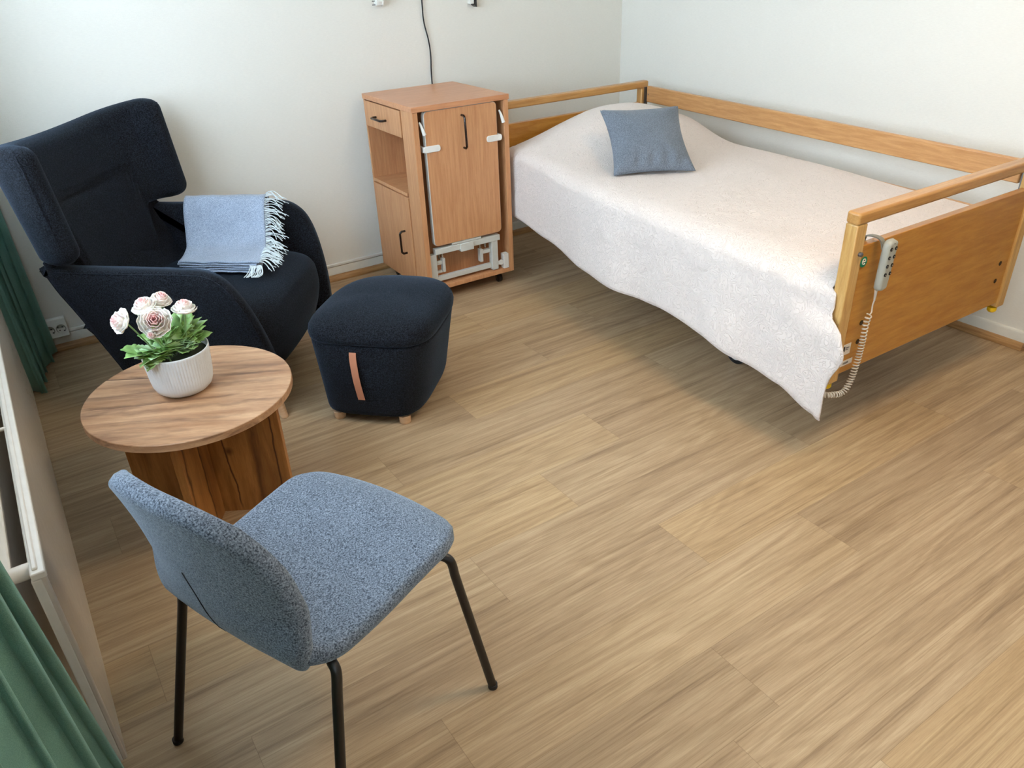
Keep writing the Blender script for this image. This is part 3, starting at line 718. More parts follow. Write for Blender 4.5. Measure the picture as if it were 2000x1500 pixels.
# ------------------------------------------------------------------ grey cushion on the bed
def cushion():
    bl, br, tl, tr_ = Vector((2.12, 2.477, 0.645)), Vector((2.435, 2.34, 0.645)), Vector((2.315, 2.75, 0.845)), Vector((2.60, 2.565, 0.845))
    c = (bl+br+tl+tr_)/4; ex = (br-bl+tr_-tl)/2; ey = (tl-bl+tr_-br)/2
    w, h = ex.length, ey.length; ex.normalize(); ey.normalize(); n = ex.cross(ey).normalized(); ey = n.cross(ex)
    t = thing('cushion', 'square slate grey cushion leaning on the pillow mound of the bed', 'cushion', c)
    def fn(a, b, o, side):
        s, tt = a/(w/2), b/(h/2)
        # sides pulled in between pointed corners
        a2 = a*(1-0.11*(1-tt*tt))*1.04; b2 = b*(1-0.09*(1-s*s))*1.04
        rr = 1-max(abs(s), abs(tt))
        o2 = o*(1-0.35*s*s*tt*tt)
        # creases near the lower edge
        if side > 0: o2 += 0.006*math.sin(s*17+2*math.sin(tt*3))*math.exp(-((tt+0.80)/0.16)**2)*(1 if s > -0.5 else 0.3)*min(1, rr*8)
        o2 += 0.004*noise.noise(Vector((s*2.4, tt*2.4, side)))*min(1, rr*6)
        return ex*a2+ey*b2+n*o2
    obj('cover', slab(w, h, 0.012, 0.062, fn, 36, 36, edge=0.17, power=1.75, th2=0.05), M['cushion'], t, ang=180)
    rim = []
    for k in range(0, 81):
        q = k/80*4; sgn = int(q) % 4; f = q-int(q)
        s, tt = [(-1+2*f, -1), (1, -1+2*f), (1-2*f, 1), (-1, 1-2*f)][sgn]
        a, b = s*w/2*0.985, tt*h/2*0.985
        rim.append(fn(a, b, 0, 0))
    obj('seam', tube(rim, 0.0018, 6), M['cushion'], t)
cushion()

# ------------------------------------------------------------------ hand control with coiled cord
def handset():
    base = Vector((2.09, 1.19, 0.64)); SH = Vector((-0.012, 0, 0))
    t = thing('hand_control', 'grey bed hand control with black buttons hooked over the footboard, coiled cord below', 'hand control', base)
    ztop, zbot = 0.722, 0.566
    tw = lambda z: 0.0265 if z > .62 else 0.0265-0.010*(0.62-z)/0.06
    n = Vector((0, -1, 0))
    def fn(a, b, o, side):
        z = 0.644+b; k = (0.722-z)/0.156
        wdt = 1.0-0.22*k
        xx = 2.083+0.010*(1-k)+a*wdt
        return Vector((xx-0.012, 1.1895-o, z))-base
    body = obj('handset', slab(0.052, 0.158, 0.022, 0.016, fn, 16, 22, edge=0.012, th2=0.009), M['grey_handset'], t, ang=180)
    for r_ in range(4):
        for c_ in range(2):
            z = 0.697-0.0255*r_-0.006*(1-c_)*0; k = (0.722-z)/0.156
            x = 2.071+0.010*(1-k)+(-0.011+0.022*c_)
            b = obj('button', lathe([(0.0058, 0.0), (0.0056, -0.0022), (0.004, -0.0026)], Vector((x, 1.1740, z))-base, 16, axis='y'), M['black'], t)
            obj('arrow_mark', boxes([(Vector((x-.0018, 1.1712, z-.0010))-base, Vector((x+.0018, 1.1717, z+.0010))-base)]), M['grey_frame'], b)
    obj('indicator', boxes([(Vector((2.0785, 1.1727, 0.7105))-base, Vector((2.0810, 1.1745, 0.7135))-base)]), M['black'], t)
    # hook over the board
    P = [Vector((2.085, 1.2005, 0.690)), Vector((2.083, 1.2100, 0.716)), Vector((2.078, 1.232, 0.7235)), Vector((2.074, 1.258, 0.716)), Vector((2.073, 1.262, 0.68))]
    P = [q+SH for q in smooth_path(P, 5)]; bm = bmesh.new(); prev = None
    for i, q in enumerate(P):
        t2 = (P[min(i+1, len(P)-1)]-P[max(i-1, 0)]).normalized(); wv = Vector((1, 0, 0)); nn = t2.cross(wv).normalized()
        ring = [bm.verts.new(q-base+wv*sx*0.009+nn*sn_*0.0018) for sx, sn_ in ((-1, -1), (1, -1), (1, 1), (-1, 1))]
        if prev:
            for k in range(4): bm.faces.new((prev[k], prev[(k+1) % 4], ring[(k+1) % 4], ring[k]))
        else: bm.faces.new(ring[::-1])
        prev = ring
    bm.faces.new(prev); obj('hook', bm, plain('grey_hook', rgb(140, 140, 130), 0.5), t)
    # cord: strain relief, straight piece, coils
    Yc = 1.192
    bm = bmesh.new()
    add_tube(bm, [Vector((2.065, Yc, 0.568))-base, Vector((2.066, Yc, 0.548))-base, Vector((2.067, Yc, 0.532))-base], lambda k: 0.0048-0.002*k, 10)
    add_tube(bm, [v-base+SH for v in smooth_path([(2.079, Yc, 0.534), (2.075, Yc, 0.520), (2.076, Yc, 0.505), (2.070, Yc-.004, 0.498), (2.056, Yc-.008, 0.494)], 6)], 0.0022, 8)
    cl = smooth_path([(2.060, Yc-.004, 0.492), (2.060, Yc, 0.46), (2.061, Yc, 0.415), (2.060, Yc, 0.39), (2.058, Yc, 0.365), (2.056, Yc, 0.34), (2.051, Yc, 0.316), (2.046, Yc, 0.291), (2.037, Yc, 0.267), (2.023, Yc, 0.245), (2.004, Yc+.004, 0.234), (1.980, Yc+.01, 0.236), (1.955, Yc+.03, 0.238), (1.985, Yc+.09, 0.25), (2.05, Yc+.2, 0.28)], 90)
    cl = [v+SH for v in cl]
    pts = []; acc = 0; a = 0
    Lc = sum((cl[i]-cl[i-1]).length for i in range(1, len(cl)))
    ref = Vector((0, 1, 0)); s_ = 0
    for i in range(1, len(cl)):
        ds = (cl[i]-cl[i-1]).length; s_ += ds
        pitch = 0.0125 if s_ < 0.08 else (0.0098 if s_ < 0.2 else 0.0088)
        a += ds/pitch*2*PI
        tt = (cl[i]-cl[i-1]).normalized(); u_ = (ref-tt*ref.dot(tt)).normalized(); w_ = tt.cross(u_)
        rr = 0.0080
        pts.append((cl[i]+rr*(math.cos(a)*u_+math.sin(a)*w_))-base)
    # resample densely enough
    add_tube(bm, pts, 0.0021, 6)
    obj('coiled_cord', bm, plain('beige_cord', rgb(206, 196, 180), 0.5), t)
handset()

# ------------------------------------------------------------------ wing armchair
def wing_chair():
    t = thing('wing_armchair', 'charcoal wool wing armchair on short wooden feet in front of the back wall', 'armchair', (0.535, 3.061, 0), math.radians(-37.7))
    C_ = M['charcoal']
    # side panels with arm tops: profile (u,z)
    prof = [(-0.350, 0.605), (-0.2, 0.600), (0.0, 0.598), (0.16, 0.598), (0.245, 0.590), (0.300, 0.555), (0.335, 0.500), (0.362, 0.42), (0.385, 0.30), (0.395, 0.18), (0.385, 0.118), (0.33, 0.105), (0.0, 0.105), (-0.12, 0.110), (-0.185, 0.15), (-0.22, 0.25), (-0.275, 0.42), (-0.318, 0.53)]
    th = 0.068
    cx = 0.0; cz = 0.36
    for sgn, nm in ((-1, 'near'), (1, 'far')):
        bm = bmesh.new()
        # layered loft across the thickness so that the rim is soft
        lay = [(-1, 0.030), (-0.92, 0.012), (-0.7, 0.002), (0.7, 0.002), (0.92, 0.012), (1, 0.030)]
        P = smooth_path([(a, b, 0) for a, b in prof+[prof[0]]], 4)[:-1]
        cen = Vector((sum(p.x for p in P)/len(P), sum(p.y for p in P)/len(P), 0))
        rings = []
        for (q, inset) in lay:
            ring = []
            for i, p in enumerate(P):
                a = P[i-1]; b = P[(i+1) % len(P)]; tg = (b-a).normalized(); nn = Vector((tg.y, -tg.x, 0))
                if nn.dot(cen-p) < 0: nn = -nn
                pp = p+nn*inset
                z = pp.y; u = pp.x
                # panel leans outwards to the top and opens to the front
                vout = 0.345+0.075*min(1, max(0, (z-0.10)/0.42))+0.020*(u/0.38)*(z/0.6)
                if sgn > 0: vout += 0.0
                thk = th*(0.75+0.25*min(1, max(0, (0.25-u)/0.3)))
                v = vout-thk/2+q*thk/2
                ring.append(bm.verts.new((u, sgn*v, z)))
            rings.append(ring)
        n = len(P)
        for k in range(len(rings)-1):
            for i in range(n): bm.faces.new((rings[k][i], rings[k][(i+1) % n], rings[k+1][(i+1) % n], rings[k+1][i]))
        bm.faces.new(rings[0][::-1]); bm.faces.new(rings[-1])
        ap = obj('arm_panel', bm, C_, t, ang=80)
        # piping seam around the outer face
        loop = []
        for i, p in enumerate(P):
            a = P[i-1]; b = P[(i+1) % len(P)]; tg = (b-a).normalized(); nn = Vector((tg.y, -tg.x, 0))
            if nn.dot(cen-p) < 0: nn = -nn
            pp = p+nn*0.011; z = pp.y; u = pp.x
            vout = 0.345+0.075*min(1, max(0, (z-0.10)/0.42))+0.020*(u/0.38)*(z/0.6)
            thk = th*(0.75+0.25*min(1, max(0, (0.25-u)/0.3)))
            loop.append(Vector((u, sgn*(vout-thk/2+0.925*thk/2), z)))
        keep = [p for p in loop if p.z > 0.13]
        obj('seam', tube(loop+[loop[0]], 0.0018, 6), C_, ap)
    # seat
    sw = 0.345
    def seat_prof():
        pts = [(-0.30, 0.375), (-0.1, 0.392), (0.15, 0.408), (0.27, 0.408), (0.345, 0.385), (0.375, 0.33), (0.378, 0.25), (0.345, 0.15), (0.30, 0.112), (0.2, 0.108), (-0.08, 0.108), (-0.15, 0.17), (-0.24, 0.28)]
        return smooth_path([(a, b, 0) for a, b in pts+[pts[0]]], 4)[:-1]
    P = seat_prof(); bm = bmesh.new(); rings = []
    for k in range(25):
        s = -1+2*k/24
        ring = []
        for p in P:
            z = p.y; u = p.x
            wz = sw-0.055*(1-min(1, max(0, (z-0.11)/0.25)))
            crown = 0.018*(1-s*s) if z > 0.36 else 0
            ring.append(bm.verts.new((u+(0.018*(1-s*s) if u > 0.2 else 0)-(0.03*abs(s)**6 if u > .25 else 0), s*wz, z+crown-(0.02*abs(s)**8 if z > .36 else 0))))
        rings.append(ring)
    n = len(P)
    for k in range(len(rings)-1):
        for i in range(n): bm.faces.new((rings[k][i], rings[k][(i+1) % n], rings[k+1][(i+1) % n], rings[k+1][i]))
    bm.faces.new(rings[0][::-1]); bm.faces.new(rings[-1])
    obj('seat', bm, C_, t, ang=70)
    # wing back: padded sheet following a U in plan
    hp = [(-0.185, -0.425), (-0.25, -0.418), (-0.312, -0.385), (-0.355, -0.30), (-0.385, -0.16)]
    plan = hp+[(-0.395, 0)]+[(a, -b) for a, b in hp[::-1]]
    path, Lp = polypath(plan)
    def fn(a, b, o, side):
        s = a+Lp/2; pt, nn = path(s)          # nn points to the left of travel
        q = abs(a)/(Lp/2)
        nn = -nn if nn.dot(Vector((-0.1, 0, 0))-pt) < 0 else nn
        kb = (b/0.64+0.5)                       # 0 bottom .. 1 top
        zbot = 0.42+0.200*(lambda x: x*x*(3-2*x))(min(1, max(0, (q-0.42)/0.16)))
        ztop = 0.975+0.055*q*q
        z = zbot+(ztop-zbot)*kb
        rec = (z-0.74)*(0.24-0.12*min(1, max(0, (q-0.45)/0.5)))
        scale = 1-0.02*(1-kb)
        oo = o
        # horizontal seam across the inner back
        if side > 0 and q < 0.62: oo -= 0.016*math.exp(-((z-0.765)/0.014)**2)*(1-q/0.62)**0.5
        if side > 0 and q < 0.5: oo += 0.012*math.exp(-((z-0.62)/0.12)**2)
        p3 = pt+nn*oo
        u_add = 0.0
        return Vector((p3.x-rec+u_add, p3.y*scale, z))
    obj('wing_back', slab(Lp, 0.64, 0.085, 0.048, fn, 60, 44, edge=0.045, th2=0.040, power=2.0), C_, t, ang=180)
    # lower back between the arm panels
    bm = bmesh.new(); rings = []
    lv = [(0.108, -0.09), (0.15, -0.125), (0.25, -0.19), (0.42, -0.262), (0.53, -0.305), (0.60, -0.335), (0.622, -0.340)]
    for k, (z, uo) in enumerate(lv):
        w_ = 0.325+0.06*min(1, max(0, (z-0.10)/0.42)); ui = uo+0.015+0.08*min(1, max(0, (0.42-z)/0.12)); ring = []
        for i in range(17):
            s = -1+2*i/16; ring.append(bm.verts.new((uo-0.030*(1-s*s)*min(1, z/0.5), s*w_, z)))
        for i in range(17):
            s = 1-2*i/16; ring.append(bm.verts.new((ui-0.030*(1-s*s)*min(1, z/0.5)+0.02, s*w_, z)))
        rings.append(ring)
    n = len(rings[0])
    for k in range(len(rings)-1):
        for i in range(n): bm.faces.new((rings[k][i], rings[k][(i+1) % n], rings[k+1][(i+1) % n], rings[k+1][i]))
    bm.faces.new(rings[0][::-1]); bm.faces.new(rings[-1])
    obj('lower_back', bm, C_, t, ang=60, bevel=0.008, seg=3)
    # seams that run along the wing rims
    for sgn in (-1, 1):
        pts = []
        for k in range(20):
            b = -0.27+0.54*k/19
            pts.append(fn(sgn*(Lp/2-0.024), b, -0.040, -1))
        obj('seam', tube(pts, 0.0018, 6), C_, t)
    for u, v, du, dv in ((0.335, -0.315, 0.050, -0.052), (0.335, 0.315, 0.050, 0.052), (-0.045, -0.30, -0.05, -0.045), (-0.045, 0.30, -0.05, 0.045)):
        bm = bmesh.new(); add_lathe(bm, [(0.012, 0.0), (0.0145, 0.002), (0.022, 0.108), (0.010, 0.109)], (0, 0, 0), 20)
        for vv in bm.verts: k = 1-vv.co.z/0.109; vv.co.x += u+du*k; vv.co.y += v+dv*k
        obj('foot', bm, M['foot_wood'], t)
    return t
wing_chair()

# ------------------------------------------------------------------ throw over the far arm and seat
def throw():
    rz = math.radians(-37.7); R = Matrix.Rotation(rz, 3, 'Z'); O = Vector((0.535, 3.061, 0))
    t = thing('throw_blanket', 'folded pale blue woollen throw with white fringe draped on the armchair', 'blanket', O, rz)
    # path across the chair in (v,z): from the top of the far arm down to the seat
    pth = [(0.405, 0.596), (0.380, 0.606), (0.345, 0.590), (0.300, 0.540), (0.245, 0.487), (0.18, 0.450), (0.10, 0.438), (0.04, 0.436), (-0.005, 0.437)]
    f, Lp = polypath(pth)
    u0_, u1_ = -0.175, 0.175
    lw = u1_-u0_
    def layer(nm, off, inset, seedv, end_off=0.0):
        bm = bmesh.new(); g = {}; nx, ny = 30, 40
        for i in range(nx+1):
            for j in range(ny+1):
                a = i/nx; s = j/ny
                p, n = f(s*(Lp+end_off))
                if n.y < 0: n = -n
                if p.x > 0.3 and n.x > 0: n = -n
                u = u0_+inset+(lw-inset*1.2)*a+0.006*math.sin(s*6+seedv)+0.085*s+0.010*s*a
                w = 0.003*noise.noise(Vector((a*5, s*6, seedv)))
                wr = -0.004*math.exp(-((a-0.28-0.04*s)/0.018)**2)
                d = off+w+wr
                q = Vector((p.x, p.y, 0))+n*d
                sl = 0.022*((u+0.1)/0.3)            # follows the seat, which rises to the front
                g[i, j] = bm.verts.new((u, q.x+(0.03-0.085*a)*s, q.y+sl*min(1, max(0.1, s*1.6-0.3))))
        for i in range(nx):
            for j in range(ny): bm.faces.new((g[i, j], g[i+1, j], g[i+1, j+1], g[i, j+1]))
        o = obj(nm, bm, M['throw'], t, ang=180)
        so = o.modifiers.new('thick', 'SOLIDIFY'); so.thickness = 0.0055; so.offset = 0
        return g, nx, ny
    for k in range(4):
        layer('fold', -0.010+0.0095*k, 0.003*(3-k)+0.004*(k%2), k*1.7, 0.0)
    g, nx, ny = layer('fold', 0.027, 0.0, 9.1, 0.0)
    rng = random.Random(3); bm = bmesh.new()
    for k in range(74):
        s = 0.05+0.93*k/73+rng.uniform(-.006, .006)
        p, n = f(s*Lp)
        if n.y < 0: n = -n
        u = u0_+lw+0.085*s+0.010*s
        d = 0.026
        b0 = Vector((u-0.004, p.x+n.x*d-0.055*s, p.y+n.y*d+0.028*min(1, max(0.1, s*1.6-0.3))))
        ln = rng.uniform(0.055, 0.085); dv = rng.uniform(-0.05, 0.012); 
        lift = rng.uniform(0.0, 0.012)
        e1 = b0+Vector((ln*0.4, dv*0.2, lift)); e2 = b0+Vector((ln*0.75, dv*0.7, lift*0.5-0.004)); e3 = b0+Vector((ln, dv*1.25, -0.012+rng.uniform(-.010, .006)))
        add_tube(bm, smooth_path([b0, e1, e2, e3], 4), 0.0016, 5)
        if rng.random() < 0.75:
            e4 = e3+Vector((0.012, rng.uniform(-.01, .01), -0.006)); add_tube(bm, [e2, e3+Vector((0, 0.003, 0.002)), e4], 0.0013, 5)
    for k in range(16):
        u = u0_+lw+0.085-0.03+0.045*k/15; s = 0.985
        p, n = f(s*Lp); b0 = Vector((u, p.x-0.05, p.y+0.040))
        add_tube(bm, smooth_path([b0, b0+Vector((0.012, -0.02, 0.0)), b0+Vector((0.01+rng.uniform(-.01, .015), -0.045, -0.018)), b0+Vector((rng.uniform(-.015, .015), -0.062, -0.024))], 4), 0.0016, 5)
    fr = obj('fringe', bm, M['fringe'], t, label='white knotted fringe')
    fr['kind'] = 'stuff'
throw()

# ------------------------------------------------------------------ ottoman
def ottoman():
    t = thing('ottoman', 'charcoal storage footstool with tan leather strap on small round feet', 'footstool', (1.032, 2.447, 0), math.radians(-45))
    def outline(z, n=72):
        k = min(max((z-0.03)/0.30, 0), 1)
        xa, xb = -0.212-0.020*k, 0.168+0.060*k
        ya, yb = -0.240-0.018*k, 0.285-0.025*k
        w, h = xb-xa, yb-ya; cx, cy = (xa+xb)/2, (ya+yb)/2
        pts = []
        for i in range(n):
            a = 2*PI*i/n+0.0001
            # superellipse: flatter front, rounder corners
            q4 = int((a % (2*PI))//(PI/2)); e = (3.0, 2.5, 4.4, 4.4)[q4]
            ca, sa = math.cos(a), math.sin(a)
            rr = (abs(ca)**e+abs(sa)**e)**(-1/e)
            pts.append((cx+w/2*ca*rr, cy+h/2*sa*rr))
        return pts, (cx, cy)
    def body(levels, cap_lo=True, cap_hi=True):
        bm = bmesh.new(); rings = []
        for z, zshape, inset in levels:
            pts, c = outline(zshape)
            ring = []
            for x, y in pts:
                L_ = math.hypot(x-c[0], y-c[1]); f = max(0.0, (L_-inset)/L_)
                ring.append(bm.verts.new((c[0]+(x-c[0])*f, c[1]+(y-c[1])*f, z)))
            rings.append(ring)
        n = len(rings[0])
        for k in range(len(rings)-1):
            for i in range(n): bm.faces.new((rings[k][i], rings[k][(i+1) % n], rings[k+1][(i+1) % n], rings[k+1][i]))
        bm.faces.new(rings[0][::-1]); bm.faces.new(rings[-1]); return bm
    lv = [(0.030, 0.03, 0.035), (0.032, 0.03, 0.014), (0.042, 0.036, 0.002)]+[(z, z, 0) for z in (0.06, 0.1, 0.15, 0.2, 0.25, 0.29, 0.315)]+[(0.322, 0.33, 0.003), (0.325, 0.33, 0.010)]
    obj('body', body(lv), M['charcoal'], t, ang=75)
    lid = [(0.326, 0.33, 0.010), (0.329, 0.33, 0.001), (0.336, 0.34, -0.004), (0.350, 0.34, -0.006), (0.366, 0.34, -0.002), (0.380, 0.34, 0.008), (0.392, 0.34, 0.026), (0.402, 0.34, 0.055), (0.410, 0.34, 0.10), (0.415, 0.34, 0.15), (0.417, 0.34, 0.20)]
    obj('lid', body(lid), M['charcoal'], t, ang=75)
    # strap on the front face
    def yf(z):
        k = min(max((z-0.03)/0.30, 0), 1); return -0.240-0.018*k
    xs = -0.030; P = [Vector((xs-0.006, yf(0.300)-0.0015, 0.302)), Vector((xs-0.007, yf(0.27)-0.007, 0.272)), Vector((xs-0.006, yf(0.2)-0.010, 0.20)), Vector((xs-0.004, yf(0.14)-0.006, 0.14)), Vector((xs-0.003, yf(0.112)-0.0015, 0.108))]
    P = smooth_path(P, 6); bm = bmesh.new(); prev = None
    for i, q in enumerate(P):
        tt = (P[min(i+1, len(P)-1)]-P[max(i-1, 0)]).normalized(); wv = Vector((1, 0, 0)); nn = tt.cross(wv).normalized()
        ring = [bm.verts.new(q+wv*a*0.0125+nn*b*0.0012) for a, b in ((-1, -1), (1, -1), (1, 1), (-1, 1))]
        if prev:
            for k in range(4): bm.faces.new((prev[k], prev[(k+1) % 4], ring[(k+1) % 4], ring[k]))
        else: bm.faces.new(ring[::-1])
        prev = ring
    bm.faces.new(prev); obj('strap', bm, M['leather'], t, label='tan leather pull strap')
    for x, y in ((-0.148, -0.202), (0.104, -0.202), (-0.130, 0.20), (0.095, 0.22)):
        obj('foot', lathe([(0.019, 0.0), (0.021, 0.004), (0.022, 0.0295), (0.01, 0.0298)], (x, y, 0), 24), M['foot_wood'], t)
ottoman()

# ------------------------------------------------------------------ round coffee table
def add_streaks(m, items, dark, along=0, across=1):
    nt = m.node_tree; L = nt.links; p = nt.nodes['Principled BSDF']; cur = p.inputs['Base Color'].links[0].from_socket
    tc = nt.nodes.new('ShaderNodeTexCoord'); nz = nd(nt, 'ShaderNodeTexNoise', Scale=14.0, Detail=4.0); L.new(tc.outputs['Object'], nz.inputs[0])
    sx = nt.nodes.new('ShaderNodeSeparateXYZ'); L.new(tc.outputs['Object'], sx.inputs[0])
    def mt(op, a, b=None, c_=None):
        n = nd(nt, 'ShaderNodeMath', operation=op)
        for k, v in enumerate((a, b, c_)):
            if v is None: continue
            if hasattr(v, 'links'): L.new(v, n.inputs[k])
            else: n.inputs[k].default_value = v
        return n.outputs[0]
    for y0, sl, xa, xb, wd, st, wob in items:
        yy = mt('MULTIPLY_ADD', sx.outputs[along], -sl, sx.outputs[across]); yy = mt('SUBTRACT', yy, y0)
        yy = mt('MULTIPLY_ADD', mt('SUBTRACT', nz.outputs[0], 0.5), wob, yy)
        d = mt('DIVIDE', mt('ABSOLUTE', yy), wd); m1 = mt('SUBTRACT', 1.0, mt('MINIMUM', d, 1.0))
        xr = mt('MULTIPLY', mt('MINIMUM', mt('MAXIMUM', mt('MULTIPLY', mt('SUBTRACT', sx.outputs[along], xa), 25.0), 0.0), 1.0),
                mt('MINIMUM', mt('MAXIMUM', mt('MULTIPLY', mt('SUBTRACT', xb, sx.outputs[along]), 25.0), 0.0), 1.0))
        cur = mix(nt, cur, dark, mt('MULTIPLY', mt('MULTIPLY', m1, xr), st))
    L.new(cur, p.inputs['Base Color'])
add_streaks(M['table_top'], [(0.087, -0.05, -0.30, -0.05, 0.0036, 1.6, 0.006), (0.105, 0.0, -0.22, -0.12, 0.009, 0.75, 0.03), (-0.053, 0.055, -0.29, 0.16, 0.010, 0.55, 0.03), (-0.060, 0.05, -0.28, 0.05, 0.0030, 0.8, 0.022),
    (0.075, 0.03, 0.06, 0.26, 0.012, 0.5, 0.05), (-0.10, 0.04, -0.20, 0.26, 0.014, 0.4, 0.05), (0.02, 0.02, -0.2, 0.27, 0.014, 0.35, 0.05), (-0.165, 0.0, -0.2, 0.2, 0.010, 0.3, 0.04), (0.16, 0.0, -0.2, 0.2, 0.010, 0.35, 0.04)], rgb(86, 56, 42))
add_streaks(M['table_side'], [(0.165, 0.02, 0.06, 0.36, 0.0030, 1.3, 0.012), (0.055, -0.05, 0.0, 0.32, 0.0034, 1.1, 0.020), (0.115, 0.0, 0.0, 0.40, 0.012, 0.5, 0.03), (-0.03, 0.0, 0.0, 0.4, 0.0034, 1.1, 0.012), (-0.09, 0.03, 0.0, 0.40, 0.004, 0.9, 0.02)], rgb(70, 36, 18), 2, 0)
def table():
    c = (0.268, 2.118); t = thing('coffee_table', 'round rustic oak coffee table on a crossed-panel plinth', 'table', (c[0], c[1], 0))
    R_, zt, th = 0.2835, 0.430, 0.022
    obj('tabletop', lathe([(R_-0.001, zt-th), (R_, zt-th+0.001), (R_, zt-0.0015), (R_-0.0015, zt)], (0, 0, 0), 128), M['table_top'], t, ang=30).rotation_euler = (0, 0, math.radians(-28))
    for ang, nm in ((-31, 'a'), (-121, 'b')):
        a = math.radians(ang); ex = Vector((math.cos(a), math.sin(a), 0)); ey = Vector((-ex.y, ex.x, 0))
        if nm == 'a': sp = [(-0.232, 0.232)]
        else: sp = [(-0.20, -0.0112), (0.0112, 0.20)]
        for s0, s1 in sp:
            obj('plinth_panel', boxes([((s0, -0.011, 0.0), (s1, 0.011, zt-th-0.0003))], lambda v: ex*v.x+ey*v.y+Vector((0, 0, v.z))), M['table_side'], t, bevel=0.0008)
table()

# ------------------------------------------------------------------ potted flowers
def flowers():
    c = Vector((0.262, 2.140, 0.4304)); t = thing('potted_flowers', 'white ribbed pot of pale pink ranunculus on the round table', 'potted plant', c)
    nseg = 180; prof = [(0.030, 0.0), (0.054, 0.001), (0.067, 0.005), (0.076, 0.014), (0.0815, 0.028), (0.0835, 0.045)]
    prof += [(0.0835+0.0065*(z-0.045)/0.083, z) for z in [0.05+0.0078*k for k in range(10)]]
    top = 0.127; prof += [(0.0905, top), (0.0885, top+0.001), (0.086, top-0.001), (0.084, top-0.02), (0.080, top-0.03), (0.02, top-0.031)]
    def rf(a, z):
        if z < 0.04 or z > top-0.002: return 1.0
        amp = min(1, (z-0.036)/0.012)
        return 1+0.020*amp*(abs(math.cos(a*34))-0.5)
    bm = bmesh.new(); prof2 = prof
    add_lathe(bm, prof2, (0, 0, 0), 544, rf)
    obj('pot', bm, plain('white_ceramic', rgb(228, 232, 234), 0.45), t, ang=180)
    obj('soil', lathe([(0.03, top-0.03), (0.083, top-0.026), (0.083, top-0.018), (0.03, top-0.015)], (0, 0, 0), 40), plain('moss', rgb(48, 52, 34), 0.95), t)
    gm, nt, p = new_mat('leaf_green', 0.5); n = nd(nt, 'ShaderNodeTexNoise', Scale=22.0, Detail=3.0); mp = mapping(nt); nt.links.new(mp.outputs[0], n.inputs[0])
    r = ramp(nt, [(0.3, rgb(92, 138, 66)), (0.5, rgb(144, 184, 104)), (0.7, rgb(190, 218, 184))]); nt.links.new(n.outputs[0], r.inputs[0]); nt.links.new(r.outputs[0], p.inputs['Base Color'])
    rng = random.Random(11)
    def leaf(bm, base, d, ln, wd, curl, rollv):
        d = d.normalized(); side = d.cross(Vector((0, 0, 1)))
        side = side.normalized() if side.length > 1e-3 else Vector((1, 0, 0)); upv = side.cross(d)
        side = (side*math.cos(rollv)+upv*math.sin(rollv)).normalized(); upv = side.cross(d)
        # lobed outline
        m_ = 24; mid = [base+d*ln*k/12 - upv*curl*(k/12)**2*ln for k in range(13)]
        prevL = prevR = prevM = None
        for k in range(13):
            q = k/12
            w = wd*(math.sin(min(1, 0.12+q*0.93)*PI)**0.55)*(0.66+0.34*abs(math.sin(q*PI*3.1+0.3))) * (0.12 if q < 0.14 else 1)
            if q > .98: w = wd*0.06
            M_ = bm.verts.new(mid[k]); L_ = bm.verts.new(mid[k]+side*w+upv*w*0.25); R2 = bm.verts.new(mid[k]-side*w+upv*w*0.25)
            if prevM:
                bm.faces.new((prevM, M_, L_, prevL)); bm.faces.new((prevR, R2, M_, prevM))
            prevL, prevR, prevM = L_, R2, M_
    bm = bmesh.new()
    targets = [(-0.118, -0.055, 0.176), (-0.10, -0.075, 0.150), (-0.07, -0.085, 0.160), (-0.05, -0.085, 0.168), (-0.12, -0.03, 0.180), (-0.085, -0.05, 0.185), (0.078, 0.0, 0.178), (0.09, -0.01, 0.160), (0.07, 0.03, 0.195), (0.05, 0.02, 0.20), (0.035, -0.02, 0.195),
               (0.0, -0.05, 0.165), (0.02, -0.06, 0.150), (-0.02, -0.06, 0.170), (0.05, -0.045, 0.15), (0.062, 0.045, 0.205), (0.03, 0.05, 0.21), (-0.03, 0.03, 0.19), (-0.06, 0.02, 0.185), (0.0, 0.0, 0.19), (0.02, 0.02, 0.215), (0.085, 0.025, 0.185), (-0.04, -0.02, 0.18), (0.06, -0.02, 0.178), (0.045, -0.03, 0.17), (0.015, -0.03, 0.175), (-0.06, -0.06, 0.15), (0.095, 0.01, 0.15)]
    for k, (x, y, z) in enumerate(targets):
        base = Vector((x*0.25+rng.uniform(-.01, .01), y*0.25+rng.uniform(-.01, .01), top-0.018)); tip = Vector((x, y, z))
        dirv = tip-base; ln = dirv.length; st = base+dirv*0.45
        add_tube(bm, [base, base+dirv*0.25+Vector((0, 0, 0.008)), st], 0.0012, 5)
        for kk in range(3):
            dd = (dirv.normalized()+Vector((rng.uniform(-.6, .6), rng.uniform(-.6, .6), rng.uniform(-.35, .25)))).normalized() if kk else dirv.normalized()
            leaf(bm, st, dd, rng.uniform(0.034, 0.044) if kk else max(0.045, ln*0.6), rng.uniform(0.022, 0.031), rng.uniform(0.1, 0.5), rng.uniform(-.5, .5))
    fo = obj('foliage', bm, gm, t, ang=180); so = fo.modifiers.new('thick', 'SOLIDIFY'); so.thickness = 0.0008; fo['kind'] = 'stuff'
    pm, nt, p = new_mat('petal_pale_pink', 0.6); p.inputs['Subsurface Weight'].default_value = 0.25; p.inputs['Subsurface Radius'].default_value = (0.01, 0.006, 0.005)
    at = nd(nt, 'ShaderNodeAttribute', attribute_name='ring'); r = ramp(nt, [(0.0, rgb(240, 170, 172)), (0.3, rgb(250, 208, 202)), (0.6, rgb(253, 240, 232)), (1.0, rgb(253, 250, 240))]); nt.links.new(at.outputs['Fac'], r.inputs[0]); nt.links.new(r.outputs[0], p.inputs['Base Color'])
